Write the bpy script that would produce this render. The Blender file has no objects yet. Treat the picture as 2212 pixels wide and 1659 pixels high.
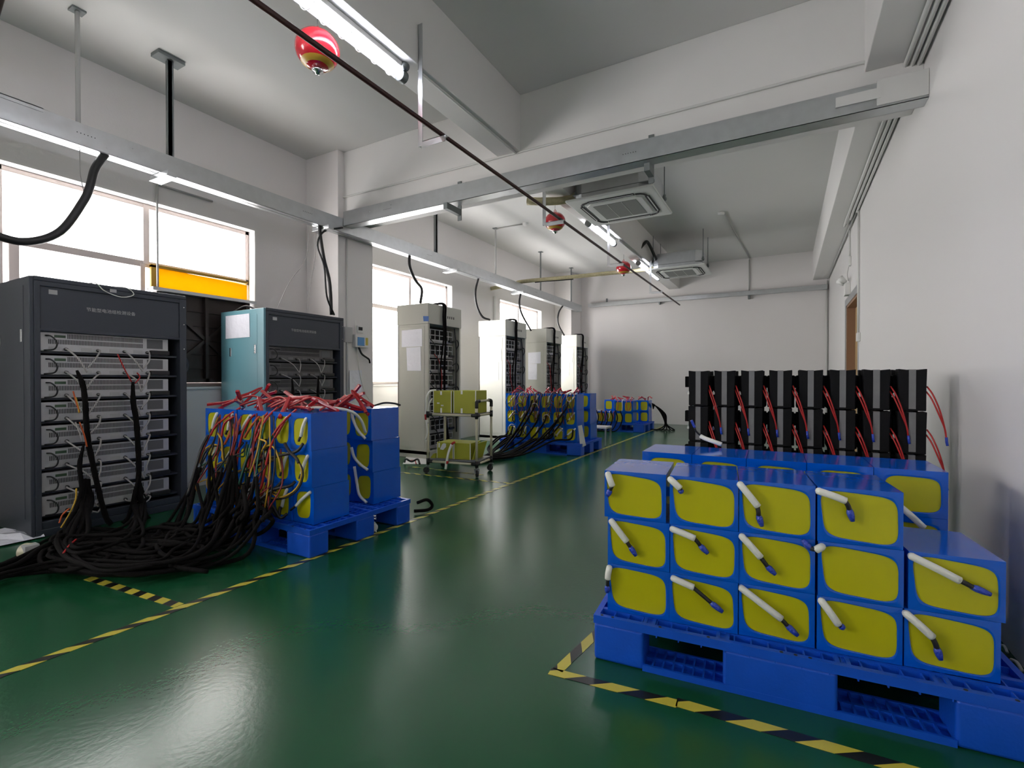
import bpy, bmesh, math, random
from mathutils import Vector, Matrix
R = random.Random(7)
sc = bpy.context.scene
COL = sc.collection
PI = math.pi

# ---------------- camera ----------------
FPX, CX, CY, YAW, CH = 1050.0, 1106.0, 829.5, math.radians(29.37), 1.05
PITCH = math.atan((820 - 829.5) / FPX)
cam = bpy.data.objects.new('camera', bpy.data.cameras.new('camera'))
COL.objects.link(cam)
cam.location = (0, 0, CH)
cam.rotation_euler = (PI / 2 + PITCH, 0, YAW)
cam.data.sensor_width = 36
cam.data.lens = 36 * FPX / 2212
cam.data.clip_start = 0.02
sc.camera = cam
# ---------------- view / world ----------------
sc.view_settings.view_transform = 'Standard'
sc.view_settings.look = 'None'
sc.view_settings.gamma = 1
sc.view_settings.use_curve_mapping = False
sc.view_settings.exposure = 0.8
W = bpy.data.worlds.new('sky'); sc.world = W
W.use_nodes = True
bg = W.node_tree.nodes['Background']
bg.inputs[0].default_value = (1.0, 0.97, 0.96, 1)
bg.inputs[1].default_value = 9.0
sc.cycles.max_bounces = 8
sc.cycles.diffuse_bounces = 5
sc.cycles.glossy_bounces = 4
sc.cycles.transparent_max_bounces = 8
sc.cycles.sample_clamp_indirect = 6
sc.cycles.caustics_reflective = False
sc.cycles.caustics_refractive = False
WINDOWS = [(-3.75, -1.25), (1.28, 3.25), (4.92, 6.84), (8.47, 10.38)]  # first opening is out of view, added and sized to bring in daylight
WZ0, WZ1 = 0.98, 2.67
for i, (a, b) in enumerate(WINDOWS):      # daylight portals filling the window openings
    l = bpy.data.lights.new('window_daylight', 'AREA'); l.shape = 'RECTANGLE'
    l.size = b - a; l.size_y = WZ1 - WZ0
    l.cycles.is_portal = True
    o = bpy.data.objects.new('window_daylight', l); COL.objects.link(o)
    o.location = (-5.22, (a + b) / 2, (WZ0 + WZ1) / 2)
    o.rotation_euler = (0, -PI / 2, 0)

# ---------------- pixel helper (the photo's camera) ----------------
_F = Vector((-math.sin(YAW) * math.cos(PITCH), math.cos(YAW) * math.cos(PITCH), math.sin(PITCH)))
_R = Vector((math.cos(YAW), math.sin(YAW), 0))
_U = _R.cross(_F)
_C = Vector((0, 0, CH))
def hit(px, py, p0, n):
    d = _F + _R * ((px - CX) / FPX) + _U * ((CY - py) / FPX)
    p0 = Vector(p0); n = Vector(n)
    return _C + d * ((p0 - _C).dot(n) / d.dot(n))
def onx(px, py, X): return hit(px, py, (X, 0, 0), (1, 0, 0))
def ony(px, py, Y): return hit(px, py, (0, Y, 0), (0, 1, 0))
def onz(px, py, Z): return hit(px, py, (0, 0, Z), (0, 0, 1))

# ---------------- materials ----------------
def mat(name, col, rough=0.5, metal=0.0, noise=0.0, nscale=8.0, bump=0.0, bscale=40.0, spec=0.5, coat=0.0, alpha=1.0, trans=0.0, rvar=0.0, emis=None, estr=0.0):
    m = bpy.data.materials.new(name); m.use_nodes = True
    nt = m.node_tree; b = nt.nodes['Principled BSDF']
    b.inputs['Base Color'].default_value = (*col, 1)
    b.inputs['Roughness'].default_value = rough
    b.inputs['Metallic'].default_value = metal
    b.inputs['Specular IOR Level'].default_value = spec
    b.inputs['Coat Weight'].default_value = coat
    b.inputs['Coat Roughness'].default_value = 0.08
    b.inputs['Alpha'].default_value = alpha
    b.inputs['Transmission Weight'].default_value = trans
    if emis:
        b.inputs['Emission Color'].default_value = (*emis, 1)
        b.inputs['Emission Strength'].default_value = estr
    tc = nt.nodes.new('ShaderNodeTexCoord')
    if noise or rvar:
        n = nt.nodes.new('ShaderNodeTexNoise'); n.inputs['Scale'].default_value = nscale; n.inputs['Detail'].default_value = 5
        nt.links.new(tc.outputs['Object'], n.inputs['Vector'])
    if noise:
        mr = nt.nodes.new('ShaderNodeMapRange')
        mr.inputs['To Min'].default_value = 1 - noise; mr.inputs['To Max'].default_value = 1 + noise
        nt.links.new(n.outputs['Fac'], mr.inputs['Value'])
        mx = nt.nodes.new('ShaderNodeVectorMath'); mx.operation = 'SCALE'
        mx.inputs[0].default_value = col
        nt.links.new(mr.outputs[0], mx.inputs['Scale'])
        nt.links.new(mx.outputs[0], b.inputs['Base Color'])
    if rvar:
        mr2 = nt.nodes.new('ShaderNodeMapRange')
        mr2.inputs['To Min'].default_value = max(0.02, rough - rvar); mr2.inputs['To Max'].default_value = rough + rvar
        nt.links.new(n.outputs['Fac'], mr2.inputs['Value'])
        nt.links.new(mr2.outputs[0], b.inputs['Roughness'])
    if bump:
        n2 = nt.nodes.new('ShaderNodeTexNoise'); n2.inputs['Scale'].default_value = bscale; n2.inputs['Detail'].default_value = 3
        nt.links.new(tc.outputs['Object'], n2.inputs['Vector'])
        bp = nt.nodes.new('ShaderNodeBump'); bp.inputs['Strength'].default_value = bump; bp.inputs['Distance'].default_value = 0.01
        nt.links.new(n2.outputs['Fac'], bp.inputs['Height'])
        nt.links.new(bp.outputs[0], b.inputs['Normal'])
    return m

M = {}
M['wall'] = mat('wall_paint', (0.78, 0.755, 0.745), 0.55, noise=0.03, nscale=1.5, bump=0.08, bscale=60)
M['wall_r'] = mat('satin_wall_paint', (0.80, 0.785, 0.775), 0.30, noise=0.02, nscale=1.5, bump=0.05, bscale=9, rvar=0.05)
M['ceil'] = mat('ceiling_paint', (0.66, 0.66, 0.64), 0.8, noise=0.04, nscale=1.2)
M['beam'] = mat('beam_paint', (0.74, 0.73, 0.715), 0.7, noise=0.03, nscale=2)
M['trimw'] = mat('window_trim_white', (0.8, 0.78, 0.76), 0.4)
M['alu'] = mat('aluminium_frame', (0.62, 0.55, 0.52), 0.4, 0.3)
M['galv'] = mat('galvanised_steel', (0.55, 0.57, 0.58), 0.32, 0.85, noise=0.12, nscale=14, rvar=0.1)
M['steel_dark'] = mat('weathered_steel', (0.20, 0.22, 0.22), 0.5, 0.6, noise=0.15, nscale=20)
M['whitepvc'] = mat('white_pvc', (0.66, 0.66, 0.64), 0.45)
M['greypvc'] = mat('grey_conduit', (0.42, 0.42, 0.41), 0.5)
M['darkcab'] = mat('charcoal_steel', (0.045, 0.052, 0.068), 0.42, 0.1, noise=0.05, nscale=60)
M['black'] = mat('black_plastic', (0.012, 0.012, 0.013), 0.45)
M['blackm'] = mat('black_rubber', (0.016, 0.014, 0.014), 0.7)
M['braid'] = mat('black_braid', (0.005, 0.004, 0.004), 0.8, bump=0.5, bscale=300, spec=0.15)
M['foam'] = mat('black_foam', (0.010, 0.010, 0.011), 0.92, bump=0.15, bscale=500, spec=0.2)
M['graytape'] = mat('grey_duct_tape', (0.20, 0.20, 0.20), 0.5, noise=0.1, nscale=30, bump=0.1, bscale=200)
M['blue'] = mat('blue_shrink_film', (0.0008, 0.100, 0.58), 0.10, coat=0.0, bump=0.05, bscale=11, noise=0.05, nscale=6)
M['bluepal'] = mat('blue_pallet_plastic', (0.004, 0.085, 0.58), 0.42, noise=0.12, nscale=12, bump=0.1, bscale=90)
M['yellow'] = mat('yellow_epoxy_board', (0.50, 0.48, 0.004), 0.33, noise=0.06, nscale=10, bump=0.25, bscale=9)
M['olive'] = mat('olive_yellow_board', (0.36, 0.37, 0.02), 0.5, noise=0.06, nscale=8)
M['sleeve'] = mat('white_sleeve', (0.80, 0.80, 0.74), 0.35, bump=0.3, bscale=60)
M['bluetip'] = mat('blue_tape', (0.02, 0.06, 0.50), 0.18, coat=0.5, bump=0.6, bscale=120)
M['red'] = mat('red_plastic', (0.40, 0.010, 0.016), 0.25, coat=0.3)
M['redw'] = mat('red_wire', (0.44, 0.016, 0.016), 0.4)
M['redd'] = mat('dull_red_wire', (0.22, 0.012, 0.014), 0.5)
M['orangew'] = mat('orange_wire', (0.55, 0.10, 0.02), 0.45)
M['yelloww'] = mat('yellow_wire', (0.60, 0.36, 0.03), 0.45)
M['greenw'] = mat('green_wire', (0.01, 0.12, 0.07), 0.45)
M['greyw'] = mat('grey_wire', (0.38, 0.36, 0.35), 0.5)
M['unit'] = mat('silver_unit_panel', (0.52, 0.52, 0.53), 0.35, 0.3, noise=0.08, nscale=25)
M['unitg'] = mat('smoked_unit_panel', (0.11, 0.11, 0.115), 0.25, 0.2)
M['slot'] = mat('dark_slot', (0.02, 0.02, 0.022), 0.7)
M['mesh'] = mat('grey_mesh', (0.12, 0.12, 0.125), 0.6, noise=0.2, nscale=250)
M['palegrey'] = mat('pale_label', (0.45, 0.45, 0.45), 0.5)
M['lcd'] = mat('green_lcd', (0.07, 0.12, 0.07), 0.25)
M['beige'] = mat('beige_cabinet_paint', (0.52, 0.52, 0.46), 0.30, noise=0.03, nscale=80)
M['film'] = mat('plastic_wrapped_paper', (0.84, 0.85, 0.92), 0.14, coat=0.8, bump=1.0, bscale=13)
M['redball'] = mat('red_gloss_paint', (0.50, 0.012, 0.025), 0.15, coat=0.6)
M['brass'] = mat('gold_label', (0.50, 0.30, 0.04), 0.35)
M['pipe_red'] = mat('dark_red_pipe_paint', (0.045, 0.012, 0.010), 0.5, noise=0.2, nscale=20)
M['acw'] = mat('white_ac_plastic', (0.62, 0.64, 0.62), 0.35)
M['acg'] = mat('ac_grille', (0.20, 0.21, 0.20), 0.6, noise=0.2, nscale=200)
M['insul'] = mat('yellowed_insulation_wrap', (0.42, 0.38, 0.23), 0.7, noise=0.3, nscale=25, bump=0.6, bscale=40)
M['cream'] = mat('cream_coated_tube', (0.62, 0.58, 0.42), 0.35)
M['greyshelf'] = mat('grey_shelf_board', (0.17, 0.17, 0.18), 0.5)
M['rubber'] = mat('caster_rubber', (0.02, 0.02, 0.02), 0.6)
M['wood'] = mat('door_veneer', (0.44, 0.30, 0.14), 0.45, noise=0.1, nscale=6)
M['woodd'] = mat('door_jamb_wood', (0.30, 0.17, 0.10), 0.5)
M['white'] = mat('white_plastic', (0.74, 0.74, 0.72), 0.4)
M['paper'] = mat('white_paper', (0.70, 0.70, 0.68), 0.7)
M['tapey'] = mat('tape_yellow', (0.52, 0.43, 0.06), 0.3)
M['chrome'] = mat('chrome', (0.7, 0.7, 0.7), 0.2, 1.0)
M['brown'] = mat('dark_brown_louvre', (0.035, 0.025, 0.022), 0.4, 0.3)
M['bluecab'] = mat('printed_blue', (0.05, 0.15, 0.45), 0.4)
M['tint'] = mat('blue_tint_cover', (0.10, 0.30, 0.60), 0.15)

# striped hazard tape: yellow and black diagonal stripes
def tape_mat(name, scale=12.0, slant=1.2):
    m = bpy.data.materials.new(name); m.use_nodes = True
    nt = m.node_tree; b = nt.nodes['Principled BSDF']; b.inputs['Roughness'].default_value = 0.3
    tc = nt.nodes.new('ShaderNodeTexCoord'); sp = nt.nodes.new('ShaderNodeSeparateXYZ')
    nt.links.new(tc.outputs['Object'], sp.inputs[0])
    def math_(op, a, bb):
        n = nt.nodes.new('ShaderNodeMath'); n.operation = op
        for i, v in enumerate((a, bb)):
            if isinstance(v, (int, float)): n.inputs[i].default_value = v
            else: nt.links.new(v, n.inputs[i])
        return n.outputs[0]
    s = math_('ADD', sp.outputs['X'], math_('MULTIPLY', sp.outputs['Y'], slant))
    f = math_('FRACT', math_('MULTIPLY', s, scale), 0.0)
    g = math_('GREATER_THAN', f, 0.52)
    mix = nt.nodes.new('ShaderNodeMix'); mix.data_type = 'RGBA'
    mix.inputs[6].default_value = (0.58, 0.50, 0.06, 1); mix.inputs[7].default_value = (0.012, 0.015, 0.013, 1)
    nt.links.new(g, mix.inputs[0]); nt.links.new(mix.outputs[2], b.inputs['Base Color'])
    return m
M['tape'] = tape_mat('hazard_tape', 7.2, 1.5)
M['tape3'] = tape_mat('hazard_tape_square', 8.2, .2)
M['tape2'] = tape_mat('hazard_tape_bold', 5.4, -1.6)

# green epoxy floor, rolled-on texture gives the long streaky reflections
def floor_mat():
    m = bpy.data.materials.new('green_epoxy_floor'); m.use_nodes = True
    nt = m.node_tree; b = nt.nodes['Principled BSDF']
    tc = nt.nodes.new('ShaderNodeTexCoord')
    n1 = nt.nodes.new('ShaderNodeTexNoise'); n1.inputs['Scale'].default_value = 1.3; n1.inputs['Detail'].default_value = 6
    nt.links.new(tc.outputs['Object'], n1.inputs['Vector'])
    cr = nt.nodes.new('ShaderNodeValToRGB')
    cr.color_ramp.elements[0].color = (0.007, 0.068, 0.027, 1); cr.color_ramp.elements[1].color = (0.012, 0.098, 0.038, 1)
    nt.links.new(n1.outputs['Fac'], cr.inputs[0])
    # fine pale scratches
    mp = nt.nodes.new('ShaderNodeMapping'); mp.inputs['Scale'].default_value = (1.0, 9.0, 1); mp.inputs['Rotation'].default_value = (0, 0, 0.7)
    nt.links.new(tc.outputs['Object'], mp.inputs[0])
    n2 = nt.nodes.new('ShaderNodeTexNoise'); n2.inputs['Scale'].default_value = 5; n2.inputs['Detail'].default_value = 8; n2.inputs['Roughness'].default_value = 0.7
    nt.links.new(mp.outputs[0], n2.inputs['Vector'])
    r2 = nt.nodes.new('ShaderNodeMapRange'); r2.inputs['From Min'].default_value = 0.72; r2.inputs['From Max'].default_value = 0.80; r2.inputs['To Max'].default_value = 0.45
    nt.links.new(n2.outputs['Fac'], r2.inputs['Value'])
    mx = nt.nodes.new('ShaderNodeMix'); mx.data_type = 'RGBA'; mx.inputs[7].default_value = (0.12, 0.22, 0.17, 1)
    nt.links.new(r2.outputs[0], mx.inputs[0]); nt.links.new(cr.outputs[0], mx.inputs[6])
    nt.links.new(mx.outputs[2], b.inputs['Base Color'])
    rr = nt.nodes.new('ShaderNodeMapRange'); rr.inputs['To Min'].default_value = 0.17; rr.inputs['To Max'].default_value = 0.26
    nt.links.new(n1.outputs['Fac'], rr.inputs['Value']); nt.links.new(rr.outputs[0], b.inputs['Roughness'])
    n3 = nt.nodes.new('ShaderNodeTexNoise'); n3.inputs['Scale'].default_value = 55; n3.inputs['Detail'].default_value = 2
    nt.links.new(tc.outputs['Object'], n3.inputs['Vector'])
    bp = nt.nodes.new('ShaderNodeBump'); bp.inputs['Strength'].default_value = 0.035; bp.inputs['Distance'].default_value = 0.01
    nt.links.new(n3.outputs['Fac'], bp.inputs['Height']); nt.links.new(bp.outputs[0], b.inputs['Normal'])
    return m
M['floor'] = floor_mat()

def glass_mat():
    m = bpy.data.materials.new('window_glass'); m.use_nodes = True
    nt = m.node_tree; nt.nodes.remove(nt.nodes['Principled BSDF'])
    out = nt.nodes['Material Output']
    t = nt.nodes.new('ShaderNodeBsdfTransparent'); g = nt.nodes.new('ShaderNodeBsdfGlossy'); g.inputs['Roughness'].default_value = 0.05
    mx = nt.nodes.new('ShaderNodeMixShader'); mx.inputs[0].default_value = 0.06
    nt.links.new(t.outputs[0], mx.inputs[1]); nt.links.new(g.outputs[0], mx.inputs[2]); nt.links.new(mx.outputs[0], out.inputs[0])
    return m
M['glass'] = glass_mat()
def amber_mat():
    m = bpy.data.materials.new('amber_sheet'); m.use_nodes = True
    nt = m.node_tree; nt.nodes.remove(nt.nodes['Principled BSDF'])
    out = nt.nodes['Material Output']
    t = nt.nodes.new('ShaderNodeBsdfTranslucent'); t.inputs[0].default_value = (0.62, 0.40, 0.01, 1)
    g = nt.nodes.new('ShaderNodeBsdfDiffuse'); g.inputs[0].default_value = (0.75, 0.52, 0.01, 1)
    mx = nt.nodes.new('ShaderNodeMixShader'); mx.inputs[0].default_value = 0.55
    nt.links.new(t.outputs[0], mx.inputs[1]); nt.links.new(g.outputs[0], mx.inputs[2]); nt.links.new(mx.outputs[0], out.inputs[0])
    return m
M['amber'] = amber_mat()
def emit_mat(name, col, s):
    m = bpy.data.materials.new(name); m.use_nodes = True
    b = m.node_tree.nodes['Principled BSDF']; b.inputs['Base Color'].default_value = (0.9, 0.9, 0.9, 1)
    b.inputs['Emission Color'].default_value = (*col, 1); b.inputs['Emission Strength'].default_value = s
    return m
M['tube'] = emit_mat('lit_tube', (0.93, 0.94, 1.0), 20.0)
def clear_mat():
    m = bpy.data.materials.new('clear_cover'); m.use_nodes = True
    nt = m.node_tree; nt.nodes.remove(nt.nodes['Principled BSDF'])
    out = nt.nodes['Material Output']
    t = nt.nodes.new('ShaderNodeBsdfTransparent'); t.inputs[0].default_value = (0.95, 0.95, 1, 1)
    g = nt.nodes.new('ShaderNodeBsdfPrincipled'); g.inputs['Base Color'].default_value = (0.8, 0.8, 0.85, 1); g.inputs['Roughness'].default_value = 0.2
    mx = nt.nodes.new('ShaderNodeMixShader'); mx.inputs[0].default_value = 0.18
    nt.links.new(t.outputs[0], mx.inputs[1]); nt.links.new(g.outputs[0], mx.inputs[2]); nt.links.new(mx.outputs[0], out.inputs[0])
    return m
M['clear'] = clear_mat()

# ---------------- mesh helpers ----------------
class MB:
    def __init__(s): s.bm = bmesh.new()
    def box(s, x0, x1, y0, y1, z0, z1, mtx=None):
        vs = [s.bm.verts.new((x, y, z)) for z in (z0, z1) for y in (y0, y1) for x in (x0, x1)]
        if mtx: bmesh.ops.transform(s.bm, matrix=mtx, verts=vs)
        for f in ((0, 2, 3, 1), (4, 5, 7, 6), (0, 1, 5, 4), (2, 6, 7, 3), (0, 4, 6, 2), (1, 3, 7, 5)):
            s.bm.faces.new([vs[i] for i in f])
        return s
    def bar(s, a, b, w, h):
        a = Vector(a); b = Vector(b); d = b - a; L = d.length
        q = d.to_track_quat('X', 'Z').to_matrix().to_4x4()
        return s.box(0, L, -w / 2, w / 2, -h / 2, h / 2, Matrix.Translation(a) @ q)
    def poly(s, pts, axis_vec):
        """prism: polygon points (3D) extruded by axis_vec"""
        a = [s.bm.verts.new(p) for p in pts]; b = [s.bm.verts.new(Vector(p) + Vector(axis_vec)) for p in pts]
        s.bm.faces.new(a[::-1]); s.bm.faces.new(b)
        n = len(a)
        for i in range(n): s.bm.faces.new((a[i], a[(i + 1) % n], b[(i + 1) % n], b[i]))
        return s
    def tube(s, pts, r, n=8, caps=True, rs=None):
        pts = [Vector(p) for p in pts]
        rings = []
        T = (pts[1] - pts[0]).normalized()
        up = Vector((0, 0, 1)) if abs(T.z) < 0.9 else Vector((1, 0, 0))
        nrm = T.cross(up).normalized()
        for i, p in enumerate(pts):
            if i == 0: t = pts[1] - pts[0]
            elif i == len(pts) - 1: t = pts[-1] - pts[-2]
            else: t = pts[i + 1] - pts[i - 1]
            if t.length < 1e-9: t = T
            t = t.normalized()
            nrm = (nrm - t * nrm.dot(t))
            if nrm.length < 1e-6: nrm = t.orthogonal()
            nrm.normalize()
            bn = t.cross(nrm)
            rr = rs[i] if rs else r
            rings.append([s.bm.verts.new(p + (nrm * math.cos(2 * PI * k / n) + bn * math.sin(2 * PI * k / n)) * rr) for k in range(n)])
            T = t
        for a, b in zip(rings, rings[1:]):
            for k in range(n): s.bm.faces.new((a[k], a[(k + 1) % n], b[(k + 1) % n], b[k]))
        if caps:
            s.bm.faces.new(rings[0][::-1]); s.bm.faces.new(rings[-1])
        return s
    def cyl(s, a, b, r, n=16, r2=None): return s.tube([a, b], r, n, rs=[r, r if r2 is None else r2])
    def lathe(s, prof, c=(0, 0, 0), n=28):
        c = Vector(c); rings = []
        for r, z in prof:
            if r < 1e-5: rings.append([s.bm.verts.new(c + Vector((0, 0, z)))])
            else: rings.append([s.bm.verts.new(c + Vector((r * math.cos(2 * PI * k / n), r * math.sin(2 * PI * k / n), z))) for k in range(n)])
        for a, b in zip(rings, rings[1:]):
            for k in range(n):
                k2 = (k + 1) % n
                q = [a[k % len(a)], a[k2 % len(a)], b[k2 % len(b)], b[k % len(b)]]
                u = []
                for v in q:
                    if v not in u: u.append(v)
                if len(u) > 2: s.bm.faces.new(u)
        return s
    def quad(s, pts):
        s.bm.faces.new([s.bm.verts.new(p) for p in pts]); return s
    def build(s, name, m, parent=None, smooth=False, bevel=0.0, loc=None):
        bmesh.ops.recalc_face_normals(s.bm, faces=s.bm.faces)
        me = bpy.data.meshes.new(name); s.bm.to_mesh(me); s.bm.free()
        me.materials.append(m)
        if smooth:
            for p in me.polygons: p.use_smooth = True
        o = bpy.data.objects.new(name, me); COL.objects.link(o)
        if loc is not None: o.location = loc
        if parent is not None:
            o.parent = parent
            if parent.get('_w'):
                o.matrix_parent_inverse = Matrix.Translation(-Vector(parent.location))
        if bevel:
            bv = o.modifiers.new('edges', 'BEVEL'); bv.width = bevel; bv.segments = 2; bv.limit_method = 'ANGLE'
            for p in me.polygons: p.use_smooth = True
            try:
                wn = o.modifiers.new('normals', 'WEIGHTED_NORMAL'); wn.keep_sharp = True
            except Exception: pass
        return o
WORLD_ROOTS = []
def thing(name, label, cat, loc=(0, 0, 0), rz=0.0, group=None, world=False):
    """Empty at the base; world=True means its parts are written in room coordinates."""
    o = bpy.data.objects.new(name, None); COL.objects.link(o)
    o.location = loc; o.rotation_euler = (0, 0, rz); o.empty_display_size = 0.05
    o['label'] = label; o['category'] = cat
    if group: o['group'] = group
    if world: o['_w'] = 1; WORLD_ROOTS.append(o)
    return o
def tag(o, label, cat, group=None, kind=None):
    o['label'] = label; o['category'] = cat
    if group: o['group'] = group
    if kind: o['kind'] = kind
    return o
def struct(o, label=None):
    o['kind'] = 'structure'
    if label: o['label'] = label
    return o
def dup(root, loc, rz=None, label=None, group=None):
    r = root.copy(); COL.objects.link(r); r.location = loc
    if rz is not None: r.rotation_euler = (0, 0, rz)
    if label: r['label'] = label
    if group: r['group'] = group
    for ch in list(root.children):
        c = ch.copy(); COL.objects.link(c); c.parent = r
        for g in ch.children:
            d = g.copy(); COL.objects.link(d); d.parent = c
    return r
def smooth_path(pts, k=6):
    """Catmull-Rom through points"""
    P = [Vector(p) for p in pts]
    if len(P) < 3: return P
    P = [P[0] * 2 - P[1]] + P + [P[-1] * 2 - P[-2]]
    out = []
    for i in range(1, len(P) - 2):
        a, b, c, d = P[i - 1], P[i], P[i + 1], P[i + 2]
        for j in range(k):
            t = j / k
            out.append(0.5 * ((2 * b) + (c - a) * t + (2 * a - 5 * b + 4 * c - d) * t * t + (3 * b - a - 3 * c + d) * t ** 3))
    out.append(P[-2])
    return out
ORD = ['first', 'second', 'third', 'fourth', 'fifth', 'sixth', 'seventh', 'eighth', 'ninth', 'tenth']

# =====================================================================
# ROOM
# =====================================================================
XL, XR, YF, YB, ZC = -5.05, 0.76, -4.0, 11.8, 3.7
struct(MB().box(XL - .4, XR + .4, YF - .2, YB + .2, -0.1, 0).build('floor', M['floor']), 'glossy green epoxy floor')
struct(MB().box(XL - .4, XR + .4, YF - .2, YB + .2, ZC, ZC + .12).build('ceiling', M['ceil']), 'white painted concrete ceiling')
struct(MB().box(XL - .4, XR + .4, YB, YB + .2, 0, ZC).build('wall_back', M['wall']), 'white back wall')
struct(MB().box(XL - .4, XR + .4, YF - .2, YF, 0, ZC).build('wall_front', M['wall']), 'white wall behind the viewer')
w = MB()
ys = [YF] + [v for ab in WINDOWS for v in ab] + [YB]
for i in range(0, len(ys), 2): w.box(XL - .25, XL, ys[i], ys[i + 1], 0, ZC)
for a, b in WINDOWS:
    w.box(XL - .25, XL, a, b, 0, WZ0); w.box(XL - .25, XL, a, b, WZ1, ZC)
struct(w.build('wall_left', M['wall']), 'white window wall')
w = MB()
DY0, DY1, DZ = 7.10, 8.45, 2.10
w.box(XR, XR + .2, YF, DY0, 0, ZC); w.box(XR, XR + .2, DY1, YB, 0, ZC); w.box(XR, XR + .2, DY0, DY1, DZ, ZC)
struct(w.build('wall_right', M['wall_r']), 'long satin white wall')
# pillars and beams
struct(MB().box(XL, -4.5, 3.91, 4.45, 0, ZC).build('trim_1', M['wall'], bevel=.006), 'white concrete pillar between two windows')
struct(MB().box(XL, -4.6, 11.15, YB, 0, ZC).build('trim_2', M['wall'], bevel=.006), 'white concrete pillar in the back corner')
struct(MB().box(XL, XR, 4.0, 4.35, 2.90, ZC).build('trim_3', M['beam'], bevel=.006), 'white concrete beam crossing the room')
struct(MB().box(-2.40, -2.16, YF, 4.0, 3.17, ZC).build('trim_4', M['beam'], bevel=.006), 'white concrete beam along the near bay ceiling')
struct(MB().box(-2.40, -2.16, 4.35, YB, 3.17, ZC).build('trim_5', M['beam'], bevel=.006), 'white concrete beam along the far bay ceiling')
struct(MB().box(.45, XR, YF, 4.0, 3.10, ZC).build('trim_6', M['beam'], bevel=.006), 'white edge beam above the near part of the long wall')
struct(MB().box(.48, XR, 4.35, YB, 3.10, ZC).build('trim_7', M['beam'], bevel=.006), 'white edge beam above the far part of the long wall')

# windows
def window(n, a, b, ruined=False):
    root = bpy.data.objects.new('window_%d' % n, None); COL.objects.link(root)
    root.location = (XL - .12, (a + b) / 2, WZ0); root['_w'] = 1
    root['kind'] = 'structure'; root['label'] = 'tall aluminium window %s' % ['', 'opposite the crossing beam', 'behind the first pale cabinet', 'behind the far pale cabinets', 'added out of view before the dark cabinet for daylight'][n]
    x0, x1 = XL - .15, XL - .10
    f = MB(); t = .04; zt = 2.115
    for (y0, y1, z0, z1) in ((a, b, WZ0, WZ0 + t), (a, b, WZ1 - t, WZ1), (a, a + t, WZ0, WZ1), (b - t, b, WZ0, WZ1), (a, b, zt - .03, zt + .03)):
        f.box(x0, x1, y0, y1, z0, z1)
    m = (a + b) / 2
    f.box(x0 + .01, x1 + .006, m - .025, m + .025, zt, WZ1)
    if n == 1:
        f.box(x0 + .01, x1 + .006, m - .05, m - .01, WZ0, zt); f.box(x0 + .01, x1 + .006, a + .07, a + .13, WZ0, zt)
    else: f.box(x0 + .01, x1 + .006, m - .025, m + .025, WZ0, zt)
    f.build('window_frame', M['alu'], root, bevel=.004)
    g = MB()
    if n == 1:
        g.box(x0 + .02, x0 + .026, a + t, b - t, zt + .03, WZ1 - t); g.box(x0 + .02, x0 + .026, a + t, m, WZ0 + t, zt - .03)
    else: g.box(x0 + .02, x0 + .026, a + t, b - t, WZ0 + t, WZ1 - t)
    g.build('window_pane', M['glass'], root)
    s = MB()
    e = .022
    s.box(XL - .003, XL + .006, a - e, b + e, WZ1, WZ1 + e); s.box(XL - .003, XL + .006, b, b + e, WZ0, WZ1); s.box(XL - .003, XL + .006, a - e, a, WZ0, WZ1)
    s.box(XL - .1, XL + .02, a - e, b + e, WZ0 - .022, WZ0)
    s.build('window_casing', M['trimw'], root)
    return root
for n, (a, b) in zip((4, 1, 2, 3), WINDOWS): window(n, a, b)

# door in the long wall
dr = bpy.data.objects.new('door_1', None); COL.objects.link(dr); dr.location = (XR + .1, (DY0 + DY1) / 2, 0); dr['_w'] = 1; dr['kind'] = 'structure'
dr['label'] = 'light wooden double door in the long white wall'
f = MB()
f.box(XR - .012, XR + .002, DY0 - .02, DY1 + .10, DZ, DZ + .10); f.box(XR - .012, XR + .002, DY1, DY1 + .10, 0, DZ); f.box(XR - .012, XR + .002, DY0 - .02, DY0, 0, DZ)
f.build('door_casing', M['galv'], dr)
f = MB(); f.box(XR, XR + .2, DY1 - .03, DY1, 0, DZ); f.box(XR, XR + .2, DY0, DY0 + .03, 0, DZ); f.box(XR, XR + .2, DY0, DY1, DZ - .03, DZ)
f.build('door_jamb', M['woodd'], dr)
for y0, y1 in ((DY0 + .035, (DY0 + DY1) / 2 - .003), ((DY0 + DY1) / 2 + .003, DY1 - .035)):
    MB().box(XR + .10, XR + .15, y0, y1, .01, DZ - .035).build('door_leaf', M['wood'], dr, bevel=.003)
hd = MB(); yy = (DY0 + DY1) / 2 - .08
hd.cyl((XR + .10, yy, 1.0), (XR + .05, yy, 1.0), .01, 10); hd.cyl((XR + .055, yy, 1.0), (XR + .055, yy - .11, 1.0), .009, 10)
hd.build('door_handle', M['chrome'], dr, smooth=True)

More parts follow.
